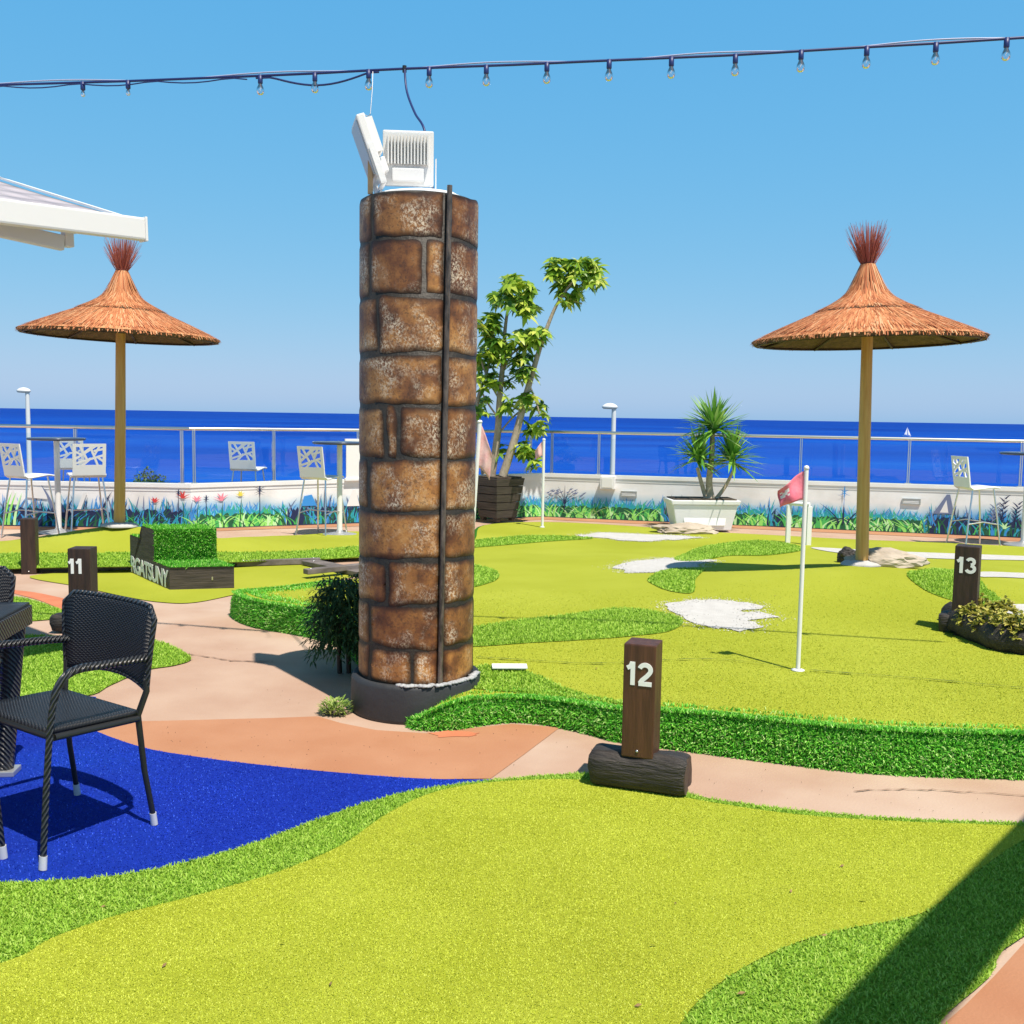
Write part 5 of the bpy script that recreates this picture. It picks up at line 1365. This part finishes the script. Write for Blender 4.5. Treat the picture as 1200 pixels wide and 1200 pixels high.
# ---------------------------------------------------------------- plants
def leaf(mb, base, d, up, L, W, droop=.3, seg=3, m=0, fold=.15):
    d = d.normalized(); s = d.cross(up)
    if s.length < 1e-4: s = d.cross(Vector((1, 0, 0)))
    s.normalize(); n = s.cross(d); vs = []
    for k in range(seg + 1):
        t_ = k / seg; w = W / 2 * (math.sin(PI * (.08 + .92 * t_) ** .8) if k < seg else .02)
        c = base + d * (L * t_) - Vector((0, 0, 1)) * (droop * L * t_ * t_)
        vs += [c - s * w + n * w * fold, c - n * 0, c + s * w + n * w * fold]
    fs = []
    for k in range(seg):
        a = 3 * k; fs += [(a, a + 1, a + 4, a + 3), (a + 1, a + 2, a + 5, a + 4)]
    mb.add(vs, fs, m, True)
def rdir(): 
    v = Vector((random.gauss(0, 1), random.gauss(0, 1), random.gauss(0, 1))); return v.normalized()

# dark wooden planter and the umbrella tree in it
pb = Vector((-.215, 15.35, .035))
pl = thing('wooden_planter', 'dark slatted wooden planter right of the stone pillar', 'planter', pb, R(43))
mb = MB(); K = 5; hb = .60
for k in range(K):
    z0, z1 = hb * k / K + .05, hb * (k + 1) / K + .05 - .010; w0, w1 = .40 + .17 * k / K, .40 + .17 * (k + 1) / K - .004
    vs = [(sx * w0 / 2, sy * w0 / 2, z0) for sx, sy in ((-1, -1), (1, -1), (1, 1), (-1, 1))] + [(sx * w1 / 2, sy * w1 / 2, z1) for sx, sy in ((-1, -1), (1, -1), (1, 1), (-1, 1))]
    mb.add(vs, [(3, 2, 1, 0), (4, 5, 6, 7), (0, 1, 5, 4), (1, 2, 6, 5), (2, 3, 7, 6), (3, 0, 4, 7)])
mb.build('slatted_sides', M['boxwood'], pl, .004)
mb = MB(); 
for sx, sy in ((-1, -1), (1, -1), (1, 1), (-1, 1)): mb.box((sx * .15, sy * .15, .025), (.07, .07, .05))
mb.build('feet', M['darkwood'], pl)
mb = MB(); mb.box((0, 0, .653), (.50, .50, .02)); mb.build('soil', M['soil'], pl)
tr = thing('umbrella_tree', 'tall leafy tree with pale bent trunks in the dark wooden planter', 'tree', pb + Vector((0, 0, .66)))
D0 = 15.35
def tp(px, py, dy=0): return at(px, py, D0 + dy) - tr.location
mb = MB()
mb.tube(spline([tp(576, 558), tp(583, 510), tp(586, 460), tp(590, 420), tp(592, 385), tp(597, 350)], 6), [.062 - .045 * i / 30 for i in range(31)], 10)
mb.tube(spline([tp(589, 558, -.1), tp(603, 515, -.1), tp(616, 465, -.1), tp(626, 430, -.1), tp(637, 395, -.1), tp(652, 358, -.1), tp(672, 328, -.1)], 6), [.065 - .050 * i / 36 for i in range(37)], 10)
mb.tube(spline([tp(567, 556, .1), tp(562, 520, .1), tp(560, 470, .1), tp(572, 430, .15), tp(578, 385, .15)], 6), [.04 - .025 * i / 24 for i in range(25)], 8)
for a, b, c in ((tp(588, 440), tp(600, 415), tp(618, 405)), (tp(586, 470), tp(570, 440), tp(562, 415)), (tp(620, 450, -.1), tp(628, 470, -.1), tp(632, 485, -.1)), (tp(583, 510), tp(600, 490), tp(612, 480)), (tp(584, 490), tp(570, 470), tp(563, 455)), (tp(640, 390, -.1), tp(632, 395), tp(622, 392)), (tp(660, 345, -.1), tp(672, 352), tp(682, 356))):
    mb.tube(spline([a, b, c], 5), .014, 6)
mb.build('trunk', M['bark'], tr)
mb = MB()
clusters = [(684, 315, 20, 14, 18), (660, 326, 18, 11, 12), (668, 348, 16, 10, 7), (696, 328, 11, 9, 7), (652, 308, 10, 8, 5), (602, 338, 24, 14, 16), (610, 358, 20, 12, 12), (588, 350, 12, 10, 6), (573, 378, 16, 12, 10), (585, 400, 22, 12, 10), (615, 398, 18, 10, 10), (633, 392, 14, 9, 7), (598, 418, 20, 10, 11), (570, 420, 14, 14, 9), (618, 430, 12, 14, 6),
            (602, 444, 15, 10, 6), (571, 446, 12, 12, 7), (614, 468, 11, 10, 4), (632, 482, 11, 8, 4), (597, 474, 13, 10, 4), (565, 476, 8, 12, 4), (626, 500, 14, 8, 5), (612, 527, 9, 12, 5), (626, 538, 8, 12, 5), (590, 528, 8, 8, 2)]
for cx, cy, rx, ry, nw in clusters:
    for _ in range(int(nw * 2.1)):
        a = random.uniform(0, 2 * PI); q = math.sqrt(random.random())
        c = tp(cx + rx * q * math.cos(a), cy + ry * q * math.sin(a), random.uniform(-.32, .32))
        ax_ = (Vector((0, -.25, 1)) + rdir() * .7).normalized(); s1_ = ax_.orthogonal().normalized(); s2_ = ax_.cross(s1_)
        nl = random.randint(6, 9); L_ = random.uniform(.12, .20); ph_ = random.uniform(0, 6)
        for k in range(nl):
            t_ = 2 * PI * k / nl + ph_ + random.gauss(0, .15)
            dd = s1_ * math.cos(t_) + s2_ * math.sin(t_) + ax_ * random.uniform(-.2, .45)
            leaf(mb, c, dd, ax_, L_ * random.uniform(.75, 1.05), L_ * .42, random.uniform(.2, .6), 4)
mb.build('crown', M['leafsche'], tr)

# white stone planter with the yucca
yb = Vector((gz(830, 625, .03).x, gz(830, 622, .03).y + .28, .028))
wpn = thing('stone_planter', 'white stone trough planter holding the yucca', 'planter', yb, R(4))
def frustum(mb, wx0, wy0, wx1, wy1, z0, z1):
    vs = [(sx * wx0 / 2, sy * wy0 / 2, z0) for sx, sy in ((-1, -1), (1, -1), (1, 1), (-1, 1))] + [(sx * wx1 / 2, sy * wy1 / 2, z1) for sx, sy in ((-1, -1), (1, -1), (1, 1), (-1, 1))]
    mb.add(vs, [(3, 2, 1, 0), (4, 5, 6, 7), (0, 1, 5, 4), (1, 2, 6, 5), (2, 3, 7, 6), (3, 0, 4, 7)])
mb = MB(); frustum(mb, .78, .42, .93, .52, 0, .36); mb.build('trough', M['white'], wpn, .012)
mb = MB(); frustum(mb, .97, .56, 1.0, .58, .362, .43); mb.build('rim', M['white'], wpn, .014)
mb = MB(); frustum(mb, .58, .03, .64, .03, .07, .29); o = mb.build('panel', M['white'], wpn, .005); o.location = (0, -.245, 0); o.rotation_euler = (R(-8), 0, 0)
mb = MB(); mb.box((0, 0, .438), (.90, .48, .015)); mb.build('soil', M['soil'], wpn)
yu = thing('yucca', 'three headed yucca with spiky green leaves in the white planter', 'yucca', yb + Vector((0, 0, .445)))
DY = yb.y
def yp(px, py, dy=0): return at(px, py, DY + dy) - yu.location
mb = MB()
mb.tube(spline([yp(833, 588), yp(831, 565), yp(834, 535), yp(835, 505)], 6), [.075, .07, .064, .058, .052, .05, .048, .046, .045, .044, .043, .042, .041, .04, .038, .036, .035, .034, .033], 10)
mb.tube(spline([yp(828, 586), yp(822, 566), yp(817, 548)], 6), [.035 - .001 * i for i in range(13)], 8)
mb.tube(spline([yp(838, 586), yp(850, 570), yp(860, 550)], 6), [.032 - .001 * i for i in range(13)], 8)
mb.build('trunk', M['bark2'], yu)
for (cx, cy, L0, N, upb) in ((836, 506, .60, 140, .55), (818, 540, .50, 110, .35), (858, 541, .54, 110, .25)):
    mb = MB(); c = yp(cx, cy, -.02)
    for k in range(N):
        el = R(random.uniform(-25, 88)) ; a = random.uniform(0, 2 * PI)
        if k < 14: el = R(random.uniform(55, 88))
        dd = Vector((math.cos(el) * math.cos(a), math.cos(el) * math.sin(a), math.sin(el)))
        L_ = L0 * random.uniform(.75, 1.05)
        leaf(mb, c + Vector((0, 0, random.uniform(-.06, .12))), dd, Vector((0, 0, 1)) if abs(dd.z) < .95 else Vector((1, 0, 0)), L_, .054, random.uniform(.0, .22), 4, 0, .35)
    mb.build('leaf_rosette', M['leafyucca'], yu)

# dark shrub at the pillar's left
sb_ = gz(402, 789)
dsb = thing('dark_shrub', 'dark drooping needle shrub at the shaded left side of the pillar', 'shrub', Vector((sb_.x, sb_.y, .0)))
mb = MB()
mb.tube([(-.02, 0, 0), (-.025, .0, .15), (0, 0, .45)], [.016, .014, .01], 7); mb.tube([(.035, .01, 0), (.03, .01, .15), (.01, 0, .4)], [.016, .014, .01], 7)
mb.build('trunk', M['darkwood'], dsb)
mb = MB()
for _ in range(620):
    a = random.uniform(0, 2 * PI); q = random.random() ** .6; zc = random.uniform(.20, .60)
    wid = .125 * math.sin(PI * min(1, max(.12, (zc - .02) / .66)) ** .9) + .02
    c = Vector((.01 + wid * q * math.cos(a), wid * q * math.sin(a), zc))
    d_ = Vector((math.cos(a), math.sin(a), random.uniform(-.9, .7))).normalized()
    for k in range(9):
        t_ = k / 8; b_ = c + d_ * (.13 * t_) - Vector((0, 0, .05 * t_ * t_))
        leaf(mb, b_, d_ + rdir() * .9, Vector((0, 0, 1)), .038, .014, .4, 2)
mb.build('foliage', M['leafdark'], dsb)
# small tuft by the drum
tb_ = gz(391, 839)
tf = thing('grass_tuft', 'small light green tuft at the foot of the black drum', 'plant', Vector((tb_.x, tb_.y + .05, 0)))
mb = MB()
for _ in range(260):
    a = random.uniform(0, 2 * PI); q = math.sqrt(random.random()) * .075
    leaf(mb, Vector((q * math.cos(a), q * math.sin(a), random.uniform(0, .06))), Vector((math.cos(a) * .6, math.sin(a) * .6, random.uniform(.3, 1))), Vector((0, 0, 1)), random.uniform(.03, .055), .011, .4, 2)
mb.build('leaves', M['leaftuft'], tf)
mb = MB(); mb.lathe([(0, 0), (.06, 0), (.03, .015), (0, .02)], n=10); mb.build('root_clump', M['soil'], tf)

# bedding planter at right: rough dark log trough and plants
tp0, tp1, tp2 = gh(1128, 745, h_main), gh(1196, 768, h_main), gh(1330, 782, h_main)
tro = thing('log_trough', 'dark rough log trough at the right edge by post 13', 'planter', Vector((tp1.x, tp1.y, h_main(tp1.x, tp1.y))))
mb = MB(); path = spline([tp0 + Vector((0, .12, 0)), (tp0 + tp1) / 2 + Vector((-.02, .06, 0)), tp1 + Vector((0, .08, 0)), tp2 + Vector((0, .1, 0))], 8)
def rough(path, r, zc, name, mtl):
    mb = MB(); vs = []; na = 14
    for i, p in enumerate(path):
        t_ = (path[min(i + 1, len(path) - 1)] - path[max(0, i - 1)]).normalized(); s_ = t_.cross(Z)
        for k in range(na):
            a = 2 * PI * k / na; q = 1 + .16 * noise.noise(Vector((i * .9, k * 1.1, zc * 7))) + .1 * noise.noise(Vector((i * 2.2, math.cos(a) * 3, math.sin(a) * 3)))
            vs.append(p - tro.location + s_ * (r * q * math.cos(a)) + Z * (zc + r * 1.25 * q * math.sin(a)))
    mb.add(vs, [(i * na + k, i * na + (k + 1) % na, (i + 1) * na + (k + 1) % na, (i + 1) * na + k) for i in range(len(path) - 1) for k in range(na)], 0, True)
    mb.add(vs[:na], [tuple(range(na))[::-1]]); mb.add(vs[-na:], [tuple(range(na))])
    mb.build(name, mtl, tro)
rough(path, .075, .07, 'front_log', M['charwood'])
rough([p + Vector((.10, .32, 0)) for p in path], .07, .06, 'back_log', M['charwood'])
mb = MB(); L_ = []
for p in path: 
    q = p - tro.location; L_ += [(q.x + .02, q.y + .04, .10), (q.x + .12, q.y + .30, .10)]
mb.add(L_, [(2 * i, 2 * i + 2, 2 * i + 3, 2 * i + 1) for i in range(len(path) - 1)]); mb.build('soil', M['soil'], tro)
def bedplant():
    t = thing('bedding_plant', 'yellow green bedding plant in the log trough nearest post 13', 'plant', (0, 0, 0), 0, 'bedding plants in the log trough')
    mb = MB()
    for _ in range(60):
        a = random.uniform(0, 2 * PI); q = math.sqrt(random.random()); b_ = Vector((.085 * q * math.cos(a), .085 * q * math.sin(a), .10 * (1 - q * q) + random.uniform(-.04, .02)))
        for k in range(5): leaf(mb, b_, Vector((math.cos(a) * q, math.sin(a) * q, .7)) + rdir() * .9, Vector((0, 0, 1)), random.uniform(.030, .050), .026, .3, 2)
    mb.build('leaves', M['leafbed'], t)
    mb = MB()
    for k in range(6):
        a = k; mb.tube([(0, 0, -.02), (.05 * math.cos(a), .05 * math.sin(a), .09)], .004, 5)
    mb.build('stems', M['leafbush'], t)
    return t
bp0 = bedplant(); labs = [None, 'yellow green bedding plant second from post 13 in the log trough', 'yellow green bedding plant third from post 13 in the log trough', 'yellow green bedding plant at the photo\'s right edge in the log trough', 'yellow green bedding plant in the back row right of post 13', 'yellow green bedding plant in the back row at the right edge']
spots = [(1145, 752, .13), (1166, 760, .13), (1186, 766, .13), (1208, 770, .13), (1165, 748, .22), (1195, 752, .25)]
for i, (x, y, dy) in enumerate(spots):
    o = bp0 if i == 0 else copy_tree(bp0)
    if labs[i]: o["label"] = labs[i]
    p = gh(x, y, h_main); o.location = (p.x, p.y + dy, p.z + .115); o.rotation_euler = (0, 0, i * 1.3); 
    s_ = random.uniform(.9, 1.15); o.scale = (s_, s_, s_)
mb = MB()
# low dark weeds at the log's foot
wd_ = gh(1122, 744, h_main)
wt = thing('weed', 'small dark weed at the foot of the log trough', 'plant', wd_)
for _ in range(70):
    a = random.uniform(0, 2 * PI); q = random.random() * .06
    leaf(mb, Vector((q * math.cos(a), q * math.sin(a) * .6, 0.01)), Vector((math.cos(a), math.sin(a), .8)) + rdir() * .4, Z, .04, .014, .4, 2)
mb.build('leaves', M['leafbush'], wt)
mb = MB(); mb.lathe([(0, 0), (.03, 0), (.015, .012), (0, .014)], n=8); mb.build('root_clump', M['soil'], wt)

# ---------------------------------------------------------------- beyond the parapet
def lamp(label, px, ytop, D, side):
    top = at(px, ytop, D)
    t = thing('street_lamp', label, 'street lamp', (top.x, top.y, -5), 0, 'street lamps beyond the parapet')
    H = top.z + 5
    mb = MB(); mb.tube([(0, 0, 0), (0, 0, H * .5), (0, 0, H)], [.10, .085, .065], 12); mb.build('pole', M['lamphead'], t)
    mb = MB(); mb.tube([(0, 0, 0), (0, 0, .25)], [.14, .13], 12); mb.build('base', M['lamphead'], t)
    mb = MB(); vs = []
    for r, z, in ((.0, .12), (.10, .11), (.17, .06), (.18, .0), (.14, -.05), (0, -.06)):
        pass
    mb.lathe([(0, .12), (.5, .10), (.85, .05), (1, 0), (.8, -.05), (0, -.06)], n=24)
    mb.v = [(v[0] * .24 + side * .12, v[1] * .14, v[2] + H + .02) for v in mb.v]
    mb.build('lamp_head', M['lamphead'], t)
    return t
lamp('white street lamp beyond the wall in the middle of the sea', 719.5, 478, 30, -1)
lamp('white street lamp beyond the wall at the far left', 32, 459, 34, -1)
# shrub top beyond the wall
bt = at(175, 566, 25)
bs = thing('round_bush', 'round green treetop showing over the wall left of the corner', 'tree', (bt.x, bt.y, -5))
H = bt.z + 5
mb = MB(); mb.tube([(0, 0, 0), (.05, 0, H * .5), (0, 0, H - .1)], [.12, .1, .06], 8); mb.build('trunk', M['bark'], bs)
mb = MB()
for _ in range(1500):
    d_ = rdir(); q = random.random() ** .35; c = Vector((d_.x * .48 * q, d_.y * .5 * q, d_.z * .42 * q + H - .12)) 
    c += Vector((noise.noise(c * 3), noise.noise(c * 3 + Vector((9, 0, 0))), noise.noise(c * 3 + Vector((0, 9, 0))))) * .12
    leaf(mb, c, rdir() + d_ * .6, Z, random.uniform(.06, .11), .05, .3, 2)
mb.build('crown', M['leafbush'], bs)
# sailing boat
yb_ = 15.0; b0 = gz(1062.5, 511.5, -8.0)
bo = thing('sailboat', 'tiny white sailboat far out at sea', 'sailboat', b0, R(8))
mb = MB(); hp = [(-2.6, 0), (-2.3, .75), (0, .95), (1.8, .6), (3.0, 0), (1.8, -.6), (0, -.95), (-2.3, -.75)]
mb.add([(x, y * .6, 0) for x, y in hp] + [(x * 1.06, y, .7) for x, y in hp], [tuple(range(8))[::-1], tuple(range(8, 16))] + [(i, (i + 1) % 8, 8 + (i + 1) % 8, 8 + i) for i in range(8)]); mb.build('hull', M['white'], bo)
mb = MB(); mb.tube([(.3, 0, .7), (.3, 0, 6.3)], .06, 6); mb.build('mast', M['whitemetal'], bo)
def sail(pts):
    mb = MB(); vs = [Vector(p) for p in pts]; o_ = Vector((0, .04, 0)); mb.add([v + o_ for v in vs] + [v - o_ for v in vs], [(0, 1, 2), (5, 4, 3), (0, 3, 4, 1), (1, 4, 5, 2), (2, 5, 3, 0)]); mb.build('sail', M['white'], bo)
sail([(.2, .0, 1.3), (-2.3, -.9, 1.3), (.2, 0, 6.1)]); sail([(.5, 0, 5.6), (2.8, 0, .9), (.9, -.5, 1.1)])

# ---------------------------------------------------------------- light
sun = bpy.data.lights.new('sun', 'SUN'); sun.energy = 4.5; sun.angle = R(.53); sun.color = (1.0, .91, .78)
so = bpy.data.objects.new('sun', sun); COL.objects.link(so); so.location = (6, -6, 20)
so.rotation_mode = 'QUATERNION'; so.rotation_quaternion = SUN_D.to_track_quat('-Z', 'Y')
to_sun = -SUN_D
w = bpy.data.worlds.new("World"); SC.world = w; w.use_nodes = True; nt = w.node_tree
bg = nt.nodes["Background"]; sky = nt.nodes.new("ShaderNodeTexSky"); sky.sky_type = 'NISHITA'; sky.sun_disc = False
sky.sun_elevation = math.asin(to_sun.z); sky.sun_rotation = math.atan2(to_sun.x, to_sun.y)
sky.altitude = 0; sky.air_density = 1.0; sky.dust_density = 0.6; sky.ozone_density = 8
# a clear, evenly blue Mediterranean sky: soften the brightening towards the horizon, channel by channel
sp3 = nt.nodes.new("ShaderNodeSeparateColor"); cb3 = nt.nodes.new("ShaderNodeCombineColor")
nt.links.new(sky.outputs[0], sp3.inputs[0])
for i, (pw, k) in enumerate(((0.90, 6.95), (0.34, 5.6), (0.11, 6.5))):
    s1_ = nt.nodes.new("ShaderNodeMath"); s1_.operation = 'MULTIPLY'; s1_.inputs[1].default_value = 0.1
    p1_ = nt.nodes.new("ShaderNodeMath"); p1_.operation = 'POWER'; p1_.inputs[1].default_value = pw
    k1_ = nt.nodes.new("ShaderNodeMath"); k1_.operation = 'MULTIPLY'; k1_.inputs[1].default_value = k
    nt.links.new(sp3.outputs[i], s1_.inputs[0]); nt.links.new(s1_.outputs[0], p1_.inputs[0]); nt.links.new(p1_.outputs[0], k1_.inputs[0]); nt.links.new(k1_.outputs[0], cb3.inputs[i])
tcw = nt.nodes.new("ShaderNodeTexCoord"); sxw = nt.nodes.new("ShaderNodeSeparateXYZ"); nt.links.new(tcw.outputs["Generated"], sxw.inputs[0])
zr = ramp(nt, [(0.40, (1, 1, 1)), (0.72, (0.62, 0.42, 0.34))]); nt.links.new(sxw.outputs[2], zr.inputs[0])
mz = nt.nodes.new("ShaderNodeMix"); mz.data_type = 'RGBA'; mz.blend_type = 'MULTIPLY'; mz.inputs[0].default_value = 1
nt.links.new(cb3.outputs[0], mz.inputs[6]); nt.links.new(zr.outputs[0], mz.inputs[7])
nt.links.new(mz.outputs[2], bg.inputs[0]); bg.inputs[1].default_value = 0.10
SC.view_settings.view_transform = 'Standard'; SC.view_settings.look = 'None'; SC.view_settings.exposure = 0.45; SC.view_settings.gamma = 1
try: SC.view_settings.use_curve_mapping = False
except Exception: pass
SC.cycles.max_bounces = 8; SC.cycles.transparent_max_bounces = 12
SC.cycles.use_denoising = True
